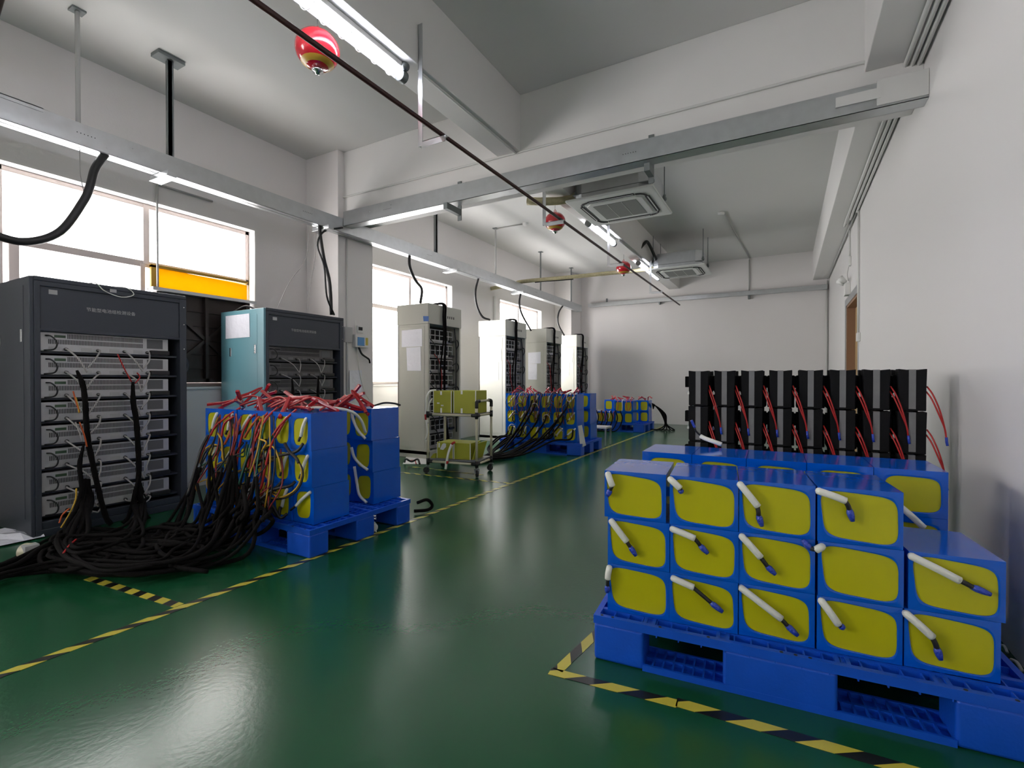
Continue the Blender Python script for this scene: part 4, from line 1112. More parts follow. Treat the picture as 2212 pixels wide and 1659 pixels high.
def pack(x0, x1, y0, y1, z0, z1, label, tabs=(), mk=None):
    c = Vector(((x0 + x1) / 2, (y0 + y1) / 2, 0))
    w0 = TL0 + Matrix.Rotation(TA, 3, 'Z') @ Vector((x0, y0, z0))
    t = thing('cell_pack', label, 'battery', w0, TA, None)
    W_, D_, H_ = x1 - x0, y1 - y0, z1 - z0
    MB().box(0, W_, 0, D_, 0, H_).build('board_casing', M['olive'], t, bevel=.004)
    e = MB(); [e.box(xx - .003, xx + .004, -.0012, .010, 0, H_) for xx in (.003, W_ - .003)]; e.build('edge_tape', M['sleeve'], t)
    for (u, v, ww, hh) in tabs:
        MB().box(u, u + ww, -.002, 0, v, v + hh).build('tape_tab', M['sleeve'], t)
    return t
sh_ = zu + .014; sl_ = zl + .014
pack(.045, .275, .04, .34, sh_, sh_ + .245, 'olive yellow pack with two small pink stickers on the upper trolley shelf', ((.09, .20, .022, .04), (.09, .0, .022, .055), (.05, .10, .03, .014), (.10, .075, .03, .014)))
pack(.300, .570, .04, .34, sh_, sh_ + .25, 'olive yellow pack beside the push handle on the upper trolley shelf', ((.09, .21, .022, .04), (.09, .0, .022, .055)))
pack(.085, .290, .05, .33, sl_, sl_ + .18, 'olive yellow pack with sagging lid on the lower trolley shelf', ((.02, .12, .02, .05),))
pack(.300, .500, .05, .33, sl_, sl_ + .18, 'long olive yellow pack in the middle of the lower trolley shelf')
def tl(x, y, z): return TL0 + Matrix.Rotation(TA, 3, 'Z') @ Vector((x, y, z))
b = MB(); b.poly([tl(.515, .06, sl_), tl(.530, .06, sl_), tl(.585, .06, sl_ + .185), tl(.570, .06, sl_ + .185)], tl(0, .26, 0) - TL0)
tag(b.build('loose_board', M['olive'], bevel=.002), 'olive yellow board leaning at the end of the lower trolley shelf', 'board')
b = MB(); b.poly([tl(.0 + .02, .02, sl_), tl(.080, .02, sl_), tl(.080, .02, sl_ + .055), tl(.055, .02, sl_ + .05), tl(.025, .02, sl_ + .012)], tl(0, .2, 0) - TL0)
tag(b.build('loose_board', M['olive'], bevel=.002), 'low olive yellow offcut at the end of the lower trolley shelf', 'board')
wire([tl(.05, .10, sh_ + .25), tl(.0, .06, sh_ + .24), tl(-.035, .03, sh_ + .17), tl(-.035, .02, sh_ + .06), tl(-.03, .0, sh_ - .02)], .012, 'sleeve', 'battery_lead', 'thick white lead arching off the pack with pink stickers')
wire([tl(-.03, .0, sh_ - .02), tl(-.02, -.005, sh_ - .08)], .014, 'redw', 'battery_lead', 'red sleeved end below the arching white trolley lead')
wire([tl(-.02, -.005, sh_ - .08), tl(-.005, -.01, sh_ - .15), tl(-.0, -.012, sh_ - .22), tl(-.02, -.014, sh_ - .30)], .009, 'sleeve', 'battery_lead', 'white lead tail hanging beside the trolley post')
wire([tl(.03, .05, sh_ + .16), tl(.005, .02, sh_ + .10), tl(.0, .0, sh_ - .03), tl(.005, -.01, sh_ - .12)], .009, 'sleeve', 'battery_lead', 'second white lead hanging inside the arching trolley lead')
wire([tl(.30, -.004, sl_ + .17), tl(.275, -.03, sl_ + .08), tl(.255, -.035, sl_ - .02), tl(.24, -.03, sl_ - .10)], .014, 'sleeve', 'battery_lead', 'thick white lead hanging off the lower trolley shelf')
wire([tl(.325, .02, sl_ + .19), tl(.315, .0, sl_ + .185), tl(.30, -.004, sl_ + .17)], .014, 'redw', 'battery_lead', 'red sleeved start of the lead on the lower trolley shelf')
wire([tl(.262, -.034, sl_ - .01), tl(.258, -.034, sl_ - .04)], .016, 'redw', 'battery_lead', 'red band on the lead hanging off the lower trolley shelf')
b = MB(); b.poly([tl(.16, -.012, sl_ + .11), tl(.20, -.012, sl_ + .105), tl(.235, -.012, sl_ + .14), tl(.235, -.012, sl_ + .175), tl(.21, -.012, sl_ + .18), tl(.19, -.012, sl_ + .17)], (0, -.003, 0))
tag(b.build('hanging_tag', M['paper']), 'grey-white paper tag hanging over the lower shelf packs', 'tag')
# things on the floor by the pale cabinet
b = MB(); b.poly([onz(870, 1003, 0), onz(925, 1003, 0), onz(925, 990, 0), onz(880, 982, 0)], (0, 0, .004))
tag(b.build('foam_sheet', M['white']), 'thin white foam sheet on the floor beside the pale cabinet foot', 'sheet')
lp = onz(885, 1000, .02)
wire([lp + Vector((-.1, .02, 0)), lp + Vector((-.03, -.03, .05)), lp + Vector((.03, .0, .02)), lp + Vector((.1, .03, .05)), lp + Vector((.16, .0, 0))], .012, 'black', 'power_cable', 'short black cable on the white foam sheet')
wire([lp + Vector((-.05, .02, .02)), lp + Vector((.05, .03, .03)), lp + Vector((.12, -.02, 0))], .007, 'redw', 'thin_wire', 'short red wire by the white foam sheet')
# floor pieces at the charcoal cabinet foot and under the pallet
c = onz(52, 1190, .045)
t = thing('tape_roll', 'cream tape roll with grey core lying at the charcoal cabinet foot', 'tape roll', (c.x, c.y, .0))
MB().tube([(0, 0, .045), (.045, .02, .045)], .045, 24).build('roll', M['cream'], t, bevel=.004)
MB().box(.02, .085, -.02, .045, .03, .088).build('core_block', M['palegrey'], t, bevel=.003)
c = onz(18, 1165, 0)
b = MB(); r2 = random.Random(9); n = 7
g = [[(c.x - .25 + .07 * i, c.y - .12 + .05 * j, .01 + .05 * r2.random() * (0 < i < n - 1)) for j in range(6)] for i in range(n)]
for i in range(n - 1):
    for j in range(5): b.quad([g[i][j], g[i + 1][j], g[i + 1][j + 1], g[i][j + 1]])
tag(b.build('plastic_bag', M['film']), 'crumpled clear plastic bag on the floor beside the charcoal cabinet', 'bag')
c = onz(803, 1138, .03)
b = MB(); b.tube([(c.x - .03, c.y + .03, .03), (c.x + .03, c.y - .01, .03)], .030, 16)
tag(b.build('white_plug', M['white'], bevel=.008), 'small white rounded plug on the floor under the pallet edge', 'plug')
wire([(-2.47, 2.90, .10), (-2.44, 2.98, .11), (-2.42, 3.02, .06), (-2.45, 3.0, .025), (-2.52, 2.92, .025)], .013, 'braid', 'braided_cable', 'black cable loop poking out behind the pallet by the charcoal cabinets')
wire([(-2.62, 2.60, ztop + .012), (-2.60, 2.68, ztop + .03), (-2.56, 2.74, ztop + .025), (-2.54, 2.79, ztop + .01)], .007, 'black', 'test_wire', 'black wires trailing over the top of the rear battery row')
for k, (a, c_) in enumerate((((2180, 1372), (2212, 1388)), ((2170, 1395), (2192, 1413)), ((2185, 1425), (2212, 1450)))):
    p, q = onz(a[0], a[1], .012), onz(c_[0], c_[1], .012)
    p.x = min(p.x, .74); q.x = min(q.x, .74)
    wire([p, (p + q) / 2 + Vector((0, 0, .01)), q], (.011, .005, .006)[k], 'sleeve', 'loose_lead', ['thick white lead end on the floor between pallet and wall', 'thin white wire on the floor between pallet and wall', 'curved white wire end beside the pallet corner at the wall'][k])

# =====================================================================
# FLOOR TAPE
# =====================================================================
def tape(p0, p1, w_, name, label, m='tape', z=.0012):
    p0, p1 = Vector(p0), Vector(p1); d = (p1 - p0); L = d.length; a = math.atan2(d.y, d.x)
    o = MB().box(0, L, -w_ / 2, w_ / 2, 0, z).build(name, M[m]); o.location = (p0.x, p0.y, .0004); o.rotation_euler = (0, 0, a)
    return tag(o, label, 'floor tape')
tape((-2.425, .2), (-2.395, 11.2), .045, 'hazard_tape', 'long yellow and black tape line along the aisle past all the pallets')
tape((-3.21, 1.133), (-2.45, 1.20), .045, 'hazard_tape', 'short yellow and black tape strip before the cable heap', 'tape3')
tape((-2.42, 4.27), (-4.0, 4.15), .045, 'hazard_tape', 'worn tape strip beneath the trolley, meeting the aisle line')
tape((-3.9, 4.50), (-2.9, 4.50), .04, 'hazard_tape', 'faint tape strip behind the trolley wheels', 'tape2')
P = [Vector((-.72, 1.60, 0)), Vector((-.58, 1.605, 0)), Vector((-.33, 1.635, 0)), Vector((0, 1.652, 0)), Vector((.75, 1.665, 0))]
tape((-.735, 1.585, 0), (-.30, 1.625, 0), .042, 'hazard_tape', 'torn end of the tape before the pallet by the long wall', 'tape2')
tape((-.305, 1.633, 0), (.755, 1.668, 0), .046, 'hazard_tape', 'bold yellow and black tape along the pallet front by the long wall', 'tape2')
tape((-.712, 1.60, 0), (-.655, 2.10, 0), .04, 'hazard_tape', 'short worn tape strip beside the pallet by the long wall', 'tape2')

# =====================================================================
# CABLE TRAYS, HANGERS
# =====================================================================
def hole_row(b, c, axis, n=6, s=.012):
    for k in range(n):
        p = Vector(c); p[axis] += k * s * 1.7
        if axis == 1: b.cyl(p, p + Vector((.0015, 0, 0)), .0035, 6)
        else: b.cyl(p, p + Vector((0, -.0015, 0)), .0035, 6)
t = thing('cable_tray', 'galvanised cable tray running above the cabinets along the window wall', 'cable tray', (-4.43, 5, 2.715), world=True)
b = MB(); b.box(-4.49, -4.37, -3.9, 11.25, 2.715, 2.719); b.box(-4.373, -4.37, -3.9, 11.25, 2.715, 2.872); b.box(-4.49, -4.487, -3.9, 11.25, 2.715, 2.90)
b.box(-4.385, -4.37, -3.9, 11.25, 2.713, 2.7155); b.box(-4.432, -4.428, -3.9, 11.25, 2.7125, 2.7155)
b.build('trough', M['galv'], t)
b = MB(); b.box(-4.49, -4.366, -3.9, 1.32, 2.872, 2.878); b.box(-4.369, -4.366, -3.9, 1.32, 2.85, 2.878); b.build('lid', M['galv'], t)
b = MB()
for y in (1.50, 3.35, 5.35, 7.0, 8.7): hole_row(b, (-4.37, y, 2.80), 1)
b.build('bolt_holes', M['slot'], t)
RH = 'hanger rods of the window-side cable tray'
for i, (y, kind) in enumerate(((1.53, 'rod'), (2.12, 'tee'), (5.62, 'bar'), (7.30, 'rod'), (9.10, 'rodtop'), (10.75, 'rodtop'))):
    lab = ['round steel conduit rod from ceiling to tray, first over the charcoal cabinet', 'flat steel tee hanger from ceiling to tray, over the charcoal cabinet', 'flat steel hanger just beyond the crossing beam', 'steel rod hanger topped by the detector conduit', 'steel rod hanger before the insulated pipe crossing', 'last steel rod hanger near the back corner'][i]
    h = thing('tray_hanger', lab, 'hanger', (-4.44, y, 2.86), world=True, group=None)
    b = MB()
    if kind in ('tee', 'bar'): b.box(-4.46, -4.42, y - .012, y + .018, 2.86, ZC); b.box(-4.425, -4.42, y - .018, y + .03, 2.86, ZC)
    else: b.cyl((-4.44, y, 2.86), (-4.44, y, ZC), .015, 12)
    b.build('stem', M['steel_dark' if kind != 'rod' else 'greypvc'], h, smooth=False)
    b = MB()
    if kind == 'tee': b.box(-4.50, -4.38, y - .10, y + .10, ZC - .03, ZC); 
    else: b.box(-4.48, -4.40, y - .04, y + .04, ZC - .012, ZC)
    b.build('ceiling_plate', M['steel_dark'], h)
# brackets under the tray
for i, y in enumerate((2.06, 3.62, 5.95, 8.05)):
    o = MB(); o.box(-4.53, -4.27, y - .035, y + .035, 2.672, 2.712); o.box(-4.53, -4.27, y - .045, y + .045, 2.668, 2.673)
    o = o.build('tray_bracket', M['galv'], bevel=.002)
    tag(o, ['strut bracket under the tray above the charcoal cabinet', 'strut bracket under the tray by the pillar', 'strut bracket under the tray past the second window edge', 'strut bracket under the tray by the pipe crossing'][i], 'bracket')
t = thing('cable_tray', 'galvanised cable tray running across the room under the crossing beam', 'cable tray', (-1.8, 3.93, 2.78), world=True)
b = MB(); b.box(-4.365, XR - .001, 3.87, 3.99, 2.785, 2.789); b.box(-4.365, XR - .001, 3.87, 3.873, 2.785, 2.945); b.box(-4.365, XR - .001, 3.987, 3.99, 2.785, 2.95); b.box(-4.365, XR - .001, 3.87, 3.99, 2.945, 2.948)
b.build('trough', M['galv'], t)
b = MB(); b.box(.50, XR - .002, 3.862, 3.87, 2.80, 2.96); b.box(.28, .52, 3.858, 3.869, 2.845, 2.91); b.build('joint_plate', M['whitepvc'], t)
b = MB(); [hole_row(b, (x, 3.87, 2.865), 0) for x in (-3.75, -1.15)]; b.build('bolt_holes', M['slot'], t)
for i, x in enumerate((-2.85, -.955)):
    h = thing('angle_bracket', ['black steel angle bracket on the crossing beam, towards the windows', 'grey steel angle bracket on the crossing beam, before the first air conditioner'][i], 'bracket', (x, 3.99, 2.64), world=True)
    b = MB(); b.box(x - .022, x + .022, 3.991, 3.999, 2.64, 3.03); b.box(x + .018, x + .022, 3.992, 3.999, 2.64, 3.03); b.build('upright', M['steel_dark'], h)
    b = MB(); b.box(x - .022, x + .022, 3.76 if i == 0 else 3.85, 3.995, 2.738 - .05, 2.738 - .02 + .03); 
    b.build('arm', M['steel_dark'], h)
t = thing('cable_tray', 'thin galvanised cable tray along the back wall', 'cable tray', (-1.8, 11.74, 2.87), world=True)
b = MB(); b.box(-4.365, XR - .03, 11.68, 11.79, 2.88, 2.975); b.build('trough', M['galv'], t, bevel=.004)
b = MB(); [b.box(x - .015, x + .015, 11.70, 11.797, 2.83, 2.90) for x in (-2.6,)]; b.box(-3.93, -3.89, 11.78, 11.797, 2.96, 3.08); b.box(-.72, -.68, 11.70, 11.797, 2.80, 2.90)
b.build('support_clips', M['steel_dark'], t)

# drop cables from the tray
for pts, r, m, lab in (([(228, 332, -4.40), (205, 365, -4.38), (195, 400, -4.36), (180, 435, -4.36), (130, 500, -4.36), (60, 522, -4.36), (-10, 508, -4.36)], .026, 'black', 'thick black cable sweeping down from the tray over the first window'),
                       ([(690, 478, -4.40), (692, 510, -4.38), (700, 560, -4.38), (712, 610, -4.38), (716, 680, -4.42)], .018, 'black', 'thick black cable from tray to glossy-sided cabinet, passing the pillar'),
                       ([(740, 492, -4.36), (700, 500, -4.36), (686, 530, -4.38), (700, 575, -4.37), (706, 640, -4.36), (722, 680, -4.42)], .010, 'black', 'thinner black cable looping beside the thick one at the pillar'),
                       ([(885, 546, -4.42), (885, 575, -4.42), (897, 605, -4.42), (911, 625, -4.42), (908, 655, -4.42)], .020, 'black', 'black cable from tray to the pale cabinet beside the trolley'),
                       ([(1034, 598, -4.42), (1027, 630, -4.42), (1030, 660, -4.40), (1042, 684, -4.40), (1058, 691, -4.36)], .018, 'black', 'black cable from tray to the glossy pale cabinet'),
                       ([(1126, 628, -4.42), (1122, 655, -4.42), (1128, 680, -4.40), (1147, 714, -4.40)], .018, 'black', 'black cable from tray to the third pale cabinet'),
                       ([(1219, 656, -4.40), (1207, 675, -4.40), (1206, 700, -4.40), (1222, 730, -4.40)], .018, 'black', 'black cable from tray to the last pale cabinet')):
    P = [onx(*q) for q in pts]
    if r > .025: P += [Vector((-4.44, .85, 2.05)), Vector((-4.46, .60, 2.35)), Vector((-4.43, .52, 2.73))]
    o = wire(P, r, m, 'power_cable', lab, n=10)
for pts, lab in (([(172, 318, -4.47), (174, 380, -4.46), (186, 430, -4.45), (182, 410, -4.44)], 'thin grey wire dangling beside the thick sweeping cable'),
                 ([(668, 500, -4.45), (660, 560, -4.45), (625, 610, -4.45), (598, 668, -4.45)], 'thin white wire from tray down to the glossy-sided cabinet'),
                 ([(683, 500, -4.46), (680, 560, -4.46), (668, 630, -4.46), (664, 690, -4.46)], 'fine grey wire hanging beside the pillar')):
    wire([onx(*q) for q in pts], .003, 'greyw', 'thin_wire', lab)

# =====================================================================
# DARK RED PIPE, BRACKETS, FIRE BALLS
# =====================================================================
XP, ZP = -1.975, 2.655
o = MB().tube([(XP, -3.99, ZP + .008), (XP, 4, ZP + .004), (XP, 10.8, ZP - .012)], .0145, 12).build('sprinkler_pipe', M['pipe_red'], smooth=True)
tag(o, 'dark red steel pipe running the length of the room below the ceiling', 'pipe')
for i, (y, zt) in enumerate(((2.55, 3.43), (4.47, 2.87), (6.52, 3.14), (8.92, 2.86))):
    x = -2.14; zt = max(zt, 3.20)
    h = thing('pipe_hanger', ['long steel pipe hanger beside the near lit tube', 'steel pipe hanger just past the crossing beam', 'steel pipe hanger by the middle lit tube', 'last steel pipe hanger below the far lit tube'][i], 'hanger', (x, y, 2.62), world=True)
    b = MB(); b.box(x - .017, x + .017, y, y + .004, 2.615, zt); b.box(x - .019, x - .015, y, y + .030, 2.615, zt); b.build('upright', M['galv'], h)
    b = MB(); b.box(x + .017, XP + .045, y - .002, y + .004, 2.600, 2.642); b.box(x + .017, XP + .045, y - .002, y + .03, 2.638, 2.642); b.build('arm', M['galv'], h)
def fire_ball(loc, label):
    t = thing('fire_extinguisher_ball', label, 'fire extinguisher', loc, 0, 'hanging red fire extinguishers')
    R_ = .130; prof = [(0, -.105)] + [(R_ * math.cos(a) ** .92 if math.cos(a) > 1e-4 else 0, R_ * .86 * math.sin(a)) for a in [(-PI / 2 + PI * k / 18) for k in range(1, 18)]] + [(0, R_ * .86)]
    prof = [(0, -R_ * .86)] + prof[1:]
    MB().lathe(prof).build('tank', M['redball'], t, smooth=True)
    a0, a1 = -1.10, -.78
    pr_ = [((R_ + .0012) * math.cos(a) ** .92, (R_ * .86 + .0012) * math.sin(a)) for a in [a0 + (a1 - a0) * k / 6 for k in range(7)]]
    MB().lathe(pr_).build('gold_band', M['brass'], t, smooth=True)
    MB().lathe([(0, -.150), (.012, -.150), (.014, -.138), (.034, -.132), (.034, -.122), (.020, -.118), (.022, -.105), (0, -.100)]).build('sprinkler_head', M['chrome'], t, smooth=True)
    b = MB(); b.tube([(.014 * math.cos(a), 0, .128 + .014 * math.sin(a)) for a in [2 * PI * k / 12 for k in range(13)]], .0035, 6); b.lathe([(.022, .108), (.018, .118), (0, .12)])
    b.build('ring', M['redball'], t, smooth=True)
    MB().tube([(0, 0, .140), (0, 0, 3.7 - loc[2] - .002)], .0028, 6).build('hanging_rod', M['steel_dark'], t)
    return t
fire_ball((-2.5, 2.02, 3.063), 'large hanging red extinguisher ball beside the near lit tube')
fire_ball((-2.5, 5.53, 3.01), 'hanging red extinguisher ball just past the crossing beam')
fire_ball((-2.5, 8.46, 3.025), 'hanging red extinguisher ball behind the insulated pipe')

# =====================================================================
# TUBE LIGHTS
# =====================================================================
def tube_light(y0, y1, label, spring=False, x=-2.27, z=3.10):
    t = thing('tube_light', label, 'light', (x, (y0 + y1) / 2, z), world=True)
    b = MB(); b.box(x - .035, x + .035, y0 + .02, y1 - .02, z + .035, z + .068); b.build('housing', M['white'], t, bevel=.006)
    b = MB(); b.cyl((x, y0 + .04, z), (x, y1 - .04, z), .017, 12); b.build('tube', M['tube'], t, smooth=True)
    b = MB(); b.cyl((x, y0 + .02, z), (x, y1 - .02, z), .038, 20); b.build('cover', M['clear'], t, smooth=True)
    for y in (y0, y1 - .05):
        MB().cyl((x, y, z), (x, y + .05, z), .042, 20).build('end_cap', M['steel_dark'], t, bevel=.005)
    if spring:
        n = int((y1 - y0) / .13)
        for k in range(n):
            yy = y0 + .08 + k * .13
            b = MB(); b.tube([(x + .046 * math.cos(a), yy + .008 * a, z + .046 * math.sin(a)) for a in [PI * .75 + 1.5 * PI * j / 10 for j in range(11)]], .0022, 6); b.build('guard_ring', M['white'], t, smooth=True)
        MB().cyl((x + .02, y1 - .04, z + .06), (x + .055, y1 - .04, z + .035), .026, 14).build('gland', M['steel_dark'], t, smooth=True)
    return t
tube_light(1.0, 2.54, 'near lit tube in a clear cover with spring rings, under the ceiling beam', True)
tube_light(6.05, 7.20, 'middle lit tube below the beam, past the first air conditioner')
tube_light(8.55, 10.1, 'far lit tube below the beam, beside the second air conditioner')
tube_light(-3.0, -1.5, 'added unseen lit tube under the beam behind the viewer, for fill light')  # out-of-view lamp, added to lift the ambient light
tube_light(-1.0, .5, 'second added unseen lit tube under the beam behind the viewer, for fill light')  # likewise added out of view for more ambient light
wire([(-2.20, 2.6, 3.165), (-2.20, 3.3, 3.163), (-2.20, 3.98, 3.16)], .010, 'whitepvc', 'light_conduit', 'pale conduit along the beam edge from the near lit tube to the crossing beam', k=2)
wire([(-2.20, 7.2, 3.155), (-2.20, 8.5, 3.155)], .014, 'greypvc', 'light_conduit', 'grey conduit along the beam between the middle and far lit tubes', k=2)

# conduits on the crossing beam, ceiling and walls
wire([(-4.53, 3.99, 2.95), (-4.53, 3.99, 3.15), (-4.50, 3.99, 3.17), (-4.45, 3.99, 3.172), (-2.2, 3.99, 3.165), (.2, 3.985, 3.165), (.50, 3.985, 3.17), (.62, 3.97, 3.28), (.68, 3.90, 3.35), (.70, 3.7, 3.36)], .010, 'whitepvc', 'wall_conduit', 'white conduit across the face of the crossing beam', k=4)
for i, (x, z) in enumerate(((.735, 3.07), (.70, 3.075), (.665, 3.08))):
    wire([(x, -3.9, z), (x, 3.86, z), (x, 3.99, z)], .014, 'whitepvc', 'wall_conduit', ['near conduit run tight in the corner under the edge beam', 'near conduit run in the middle of three under the edge beam', 'near conduit run farthest from the wall under the edge beam'][i], k=2)
    wire([(x, 4.36, z), (x, 6.9 + .3 * i, z), (x + .01, 7.1 + .3 * i, z)], .014, 'whitepvc', 'wall_conduit', ['far conduit run tight in the corner under the edge beam', 'far conduit run in the middle of three under the edge beam', 'far conduit run farthest from the wall under the edge beam'][i], k=2)
wire([(.735, 7.1, 3.08), (.735, 11.7, 3.085), (.735, 11.78, 3.05), (.735, 11.78, .02)], .012, 'greypvc', 'wall_conduit', 'grey conduit along the wall top and down the back corner', k=2)
wire([(.72, 11.77, 2.93), (.72, 11.77, .05)], .014, 'whitepvc', 'wall_conduit', 'white conduit down the back wall corner', k=2)
wire([(.745, 7.05, 3.07), (.745, 7.02, 1.60)], .011, 'whitepvc', 'wall_conduit', 'white conduit dropping to the switch box beside the door', k=2)
wire([(.745, 7.98, 3.07), (.745, 7.96, 2.70)], .011, 'whitepvc', 'wall_conduit', 'white conduit dropping to the socket above the emergency light', k=2)
for bx, lab in (((.725, 6.93, 7.03, 1.50, 1.60), 'white switch box at the foot of the conduit beside the door'), ((.73, 7.89, 8.0, 2.58, 2.70), 'small white socket box above the emergency light')):
    o = MB().box(bx[0], XR - .001, bx[1], bx[2], bx[3], bx[4]).build('switch_box', M['white'], bevel=.004); tag(o, lab, 'switch')
wire([(.745, 8.0, 2.60), (.74, 8.15, 2.52), (.74, 8.05, 2.40)], .004, 'greyw', 'thin_wire', 'thin wire from the socket box to the emergency light')
e = thing('emergency_light', 'white twin-head emergency light on the long wall above the door', 'light', (XR, 8.05, 2.2), world=True)
MB().box(.695, XR - .001, 7.97, 8.13, 2.20, 2.36).build('battery_box', M['white'], e, bevel=.005)
for y, s in ((8.0, -1), (8.14, 1)):
    MB().cyl((.70, y, 2.375), (.64, y + s * .04, 2.43), .030, 16, .042).build('lamp_head', M['white'], e, smooth=True)
wire([(-.86, 8.4, 3.69), (-.70, 11.73, 3.69), (-.70, 11.78, 3.66), (-.70, 11.78, 2.97)], .013, 'greypvc', 'ceiling_conduit', 'grey conduit across the far ceiling and down the back wall', k=2)
o = MB().cyl((-.90, 8.35, 3.665), (-.90, 8.35, 3.70), .05, 18).build('ceiling_box', M['white'], smooth=True); tag(o, 'round white box at the start of the far ceiling conduit', 'junction box')
o = thing('smoke_detector', 'small white smoke detector on the ceiling beyond the crossing beam', 'smoke detector', (-3.85, 7.3, 3.70), world=True)
MB().lathe([(0, 3.655), (.03, 3.655), (.048, 3.67), (.052, 3.70)], (-3.85, 7.3, 0)).build('sensor_body', M['white'], o, smooth=True)
wire([(-3.90, 7.3, 3.688), (-4.40, 7.3, 3.688)], .011, 'greypvc', 'ceiling_conduit', 'short ceiling conduit from the smoke detector to the tray rod', k=2)
wire([(-5.035, 2.305, 1.87), (-5.035, 2.305, 2.80), (-5.035, 2.33, 2.84), (-5.035, 2.37, 2.845), (-5.035, 2.80, 2.845)], .010, 'greypvc', 'wall_conduit', 'grey conduit rising past the first window and bending along the wall', k=4)
o = MB().box(-5.045, -5.02, 8.22, 8.26, .2, 2.70).build('wall_conduit', M['whitepvc']); tag(o, 'white trunking strip beside the third window', 'conduit')
wire([(-4.49, 4.03, 2.70), (-4.49, 4.03, .05)], .011, 'whitepvc', 'wall_conduit', 'white conduit down the pillar face', k=2)
# switch box, thermostat on the pillar
sb = thing('breaker_box', 'small grey breaker box with blue window on the pillar', 'switch box', (-4.5, 4.2, 1.3), world=True)
P0 = onx(768, 722, -4.44); P1 = onx(797, 750, -4.44)
MB().box(-4.499, -4.44, P0.y, P1.y, P1.z - .01, P0.z).build('case', M['greypvc'] if False else M['white'], sb, bevel=.005)
MB().box(-4.44, -4.434, P0.y + .03, P1.y - .075, P1.z + .01, P0.z - .03).build('tinted_window', M['tint'], sb, bevel=.002)
MB().box(-4.44, -4.4385, P1.y - .055, P1.y - .015, P1.z + .02, P0.z - .03).build('warning_label', M['tapey'], sb)
MB().box(-4.499, -4.47, P0.y - .13, P0.y - .015, P1.z + .04, P0.z + .08).build('side_plate', M['palegrey'], sb, bevel=.003)
th = thing('thermostat', 'white thermostat with dark display above the breaker box', 'thermostat', (-4.5, 4.2, 1.55), world=True)
P2 = onx(772, 703, -4.47)
MB().box(-4.499, -4.47, P2.y, P2.y + .10, P2.z - .085, P2.z).build('case', M['white'], th, bevel=.004)
MB().box(-4.47, -4.468, P2.y + .018, P2.y + .08, P2.z - .055, P2.z - .015).build('display', M['slot'], th)
wire([onx(775, 750, -4.46), onx(782, 765, -4.45), onx(797, 776, -4.45), onx(799, 784, -4.46)], .012, 'black', 'power_cable', 'short black cable curving out below the breaker box')
wire([onx(768, 690, -4.48), onx(771, 750, -4.475), onx(778, 810, -4.475), onx(790, 850, -4.475), onx(801, 868, -4.475)], .005, 'sleeve', 'thin_wire', 'white wire hanging down the pillar past the breaker box')
o = MB(); P = [onx(x, y, -4.485) for x, y in ((755, 800), (781, 800), (781, 850), (755, 850))]; o.poly(P, (.004, 0, 0)); tag(o.build('document_sleeve', M['film']), 'clear plastic document sleeve hung low on the pillar', 'document')

# =====================================================================
# CASSETTE AIR CONDITIONERS
# =====================================================================
def cassette(x0, y0, z, label, s=.975):
    t = thing('cassette_air_conditioner', label, 'air conditioner', (x0 + s / 2, y0 + s / 2, z))
    h = s / 2
    b = MB(); c = .10; bw = .42
    b.poly([(-bw + c, -bw, .045), (bw - c, -bw, .045), (bw, -bw + c, .045), (bw, bw - c, .045), (bw - c, bw, .045), (-bw + c, bw, .045), (-bw, bw - c, .045), (-bw, -bw + c, .045)], (0, 0, .26))
    body = b.build('steel_case', M['galv'], t, bevel=.004)
    b = MB(); b.box(-bw - .002, bw + .002, -bw - .002, bw + .002, .10, .108); b.build('case_seam', M['steel_dark'], body)
    # fascia with four slots
    b = MB(); b.box(-h, h, -h, h, .012, .042); fas = b.build('fascia', M['acw'], t, bevel=.012)
    b = MB(); i1 = .315; b.poly([(-i1 + .06, -i1, 0), (i1 - .06, -i1, 0), (i1, -i1 + .06, 0), (i1, i1 - .06, 0), (i1 - .06, i1, 0), (-i1 + .06, i1, 0), (-i1, i1 - .06, 0), (-i1, -i1 + .06, 0)], (0, 0, .014)); b.build('inlet_frame', M['acw'], t, bevel=.006)
    b = MB(); b.box(-.245, .245, -.245, .245, -.003, .001); gr = b.build('inlet_grille', M['acg'], t)
    b = MB(); [b.box(-.245 + .163 * k - .002, -.245 + .163 * k + .002, -.245, .245, -.0045, -.0025) for k in (1, 2)]; b.build('grille_ribs', M['acw'], gr)
    for k in range(4):
        b = MB(); b.box(-.26, .26, -.395, -.345, .006, .0115); b.bm.transform(Matrix.Rotation(k * PI / 2, 4, 'Z')); b.build('air_slot', M['slot'], t)
        b = MB(); b.box(-.25, .25, -.378, -.366, .004, .0065); b.bm.transform(Matrix.Rotation(k * PI / 2, 4, 'Z')); b.build('louvre', M['acw'], t, bevel=.001)
        a0 = -PI + k * PI / 2; pts = [(-.27, -.37), (-.33, -.35), (-.355, -.32), (-.37, -.27)]
        b = MB(); b.tube([Matrix.Rotation(k * PI / 2, 3, 'Z') @ Vector((u, v, .009)) for u, v in pts], .011, 6); b.build('corner_slot', M['slot'], t)
    for sx in (-1, 1):
        for sy in (-1, 1):
            b = MB(); xx, yy = sx * (bw + .012), sy * .30
            b.cyl((xx, yy, .15), (xx, yy, ZC - z), .006, 8); b.build('threaded_rod', M['steel_dark'], t)
            b = MB(); b.box(min(xx, sx * bw) - .001, max(xx, sx * bw) + .018 * (sx > 0), yy - .04, yy + .04, .14, .165); b.cyl((xx, yy, .12), (xx, yy, .19), .016, 8); b.build('hanging_lug', M['steel_dark'], t)
    return t
cassette(-2.165, 5.06, 3.02, 'ceiling cassette air conditioner just beyond the crossing beam')
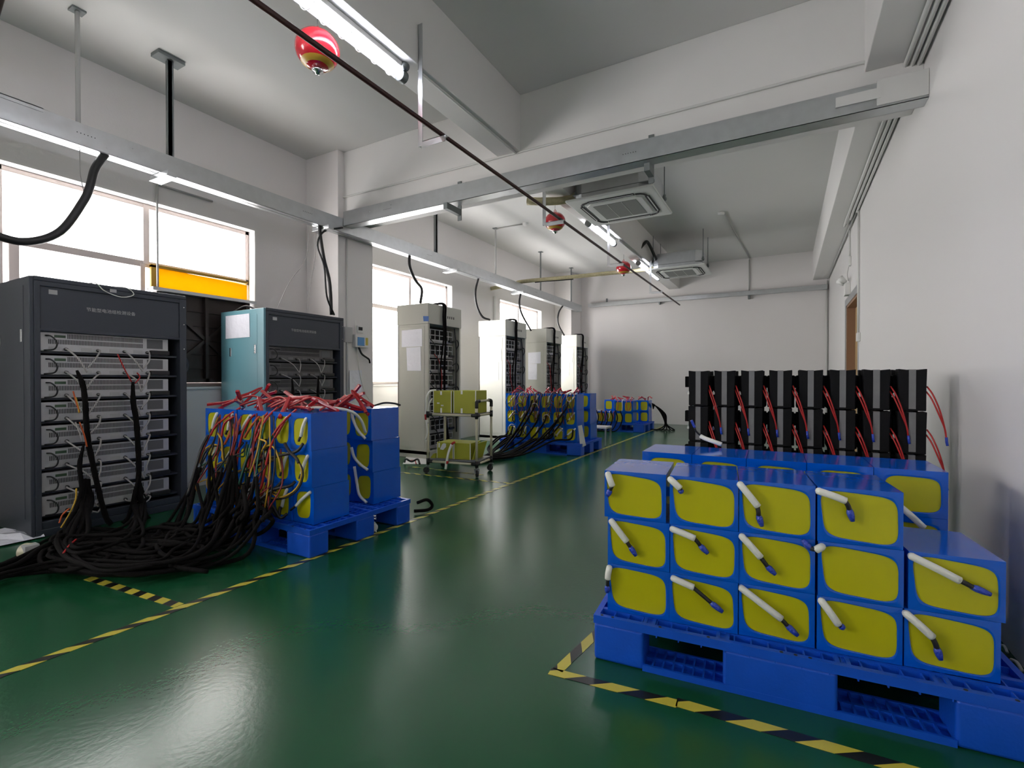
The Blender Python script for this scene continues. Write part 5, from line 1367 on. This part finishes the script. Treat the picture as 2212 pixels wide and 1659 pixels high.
cassette(-2.19, 8.92, 3.02, 'second ceiling cassette air conditioner near the back wall', .97)
o = MB().tube(smooth_path([(-2.62, 5.02, 3.12), (-2.42, 5.08, 3.10), (-2.25, 5.2, 3.12), (-2.13, 5.3, 3.18)], 4), .045, 12).build('insulated_pipe', M['insul'], smooth=True); tag(o, 'short yellowed insulated pipe entering the first air conditioner', 'pipe')
P = [(-5.035, 8.10, 2.83), (-4.60, 8.25, 2.90), (-4.43, 8.30, 2.945), (-3.6, 8.55, 2.985), (-2.9, 8.78, 3.03), (-2.45, 9.1, 3.09), (-2.12, 9.3, 3.16)]
o = MB().tube(smooth_path(P, 5), .037, 12).build('insulated_pipe', M['insul'], smooth=True); tag(o, 'long yellowed insulated pipe from window wall to the second air conditioner', 'pipe')
o = MB().tube(smooth_path([(-2.20, 8.3, 3.25), (-2.14, 8.5, 3.42), (-2.12, 8.6, 3.46), (-2.09, 8.75, 3.38), (-2.05, 8.95, 3.22)], 4), .026, 10).build('black_duct', M['black'], smooth=True); tag(o, 'bent black pipe over the beam at the second air conditioner', 'pipe')
o = MB().tube([(-4.2, 8.36, 2.915), (-3.5, 8.58, 2.945)], .010, 8).build('black_pipe', M['black'], smooth=True); tag(o, 'thin black pipe strapped below the long insulated pipe', 'pipe')
# fixture at the near corner over the tray
f = thing('hanging_duct_unit', 'white boxed unit with dark strap hanging at the near end of the window wall', 'duct', (-4.2, .95, 3.2), world=True)
b = MB(); b.box(-4.50, -4.08, .45, 1.02, 3.30, 3.42); b.build('case', M['acw'], f, bevel=.006)
b = MB(); b.box(-4.48, -4.10, .47, .99, 3.42, 3.698); b.build('upper_case', M['insul'], f, bevel=.006)
b = MB(); b.tube(smooth_path([(-4.02, 1.10, 3.69), (-4.10, 1.08, 3.50), (-4.22, 1.06, 3.30), (-4.42, 1.05, 3.08), (-4.48, 1.0, 2.92)], 4), .022, 8); b.build('strap', M['brown'], f, smooth=True)

# low steel stand between the middle and farthest pallets
t = thing('steel_stand', 'low grey steel stand between the middle and farthest pallets', 'stand', (-2.60, 7.55, 0), 0)
MB().box(-.14, .14, -.14, .14, .27, .30).build('top', M['greypvc'], t, bevel=.004)
for sx in (-1, 1):
    for sy in (-1, 1): MB().box(sx * .12 - .012, sx * .12 + .012, sy * .12 - .012, sy * .12 + .012, 0, .27).build('leg', M['steel_dark'], t)

# tidy: drop the working flag from the roots
for o in list(bpy.data.objects):
    if '_w' in o.keys(): del o['_w']
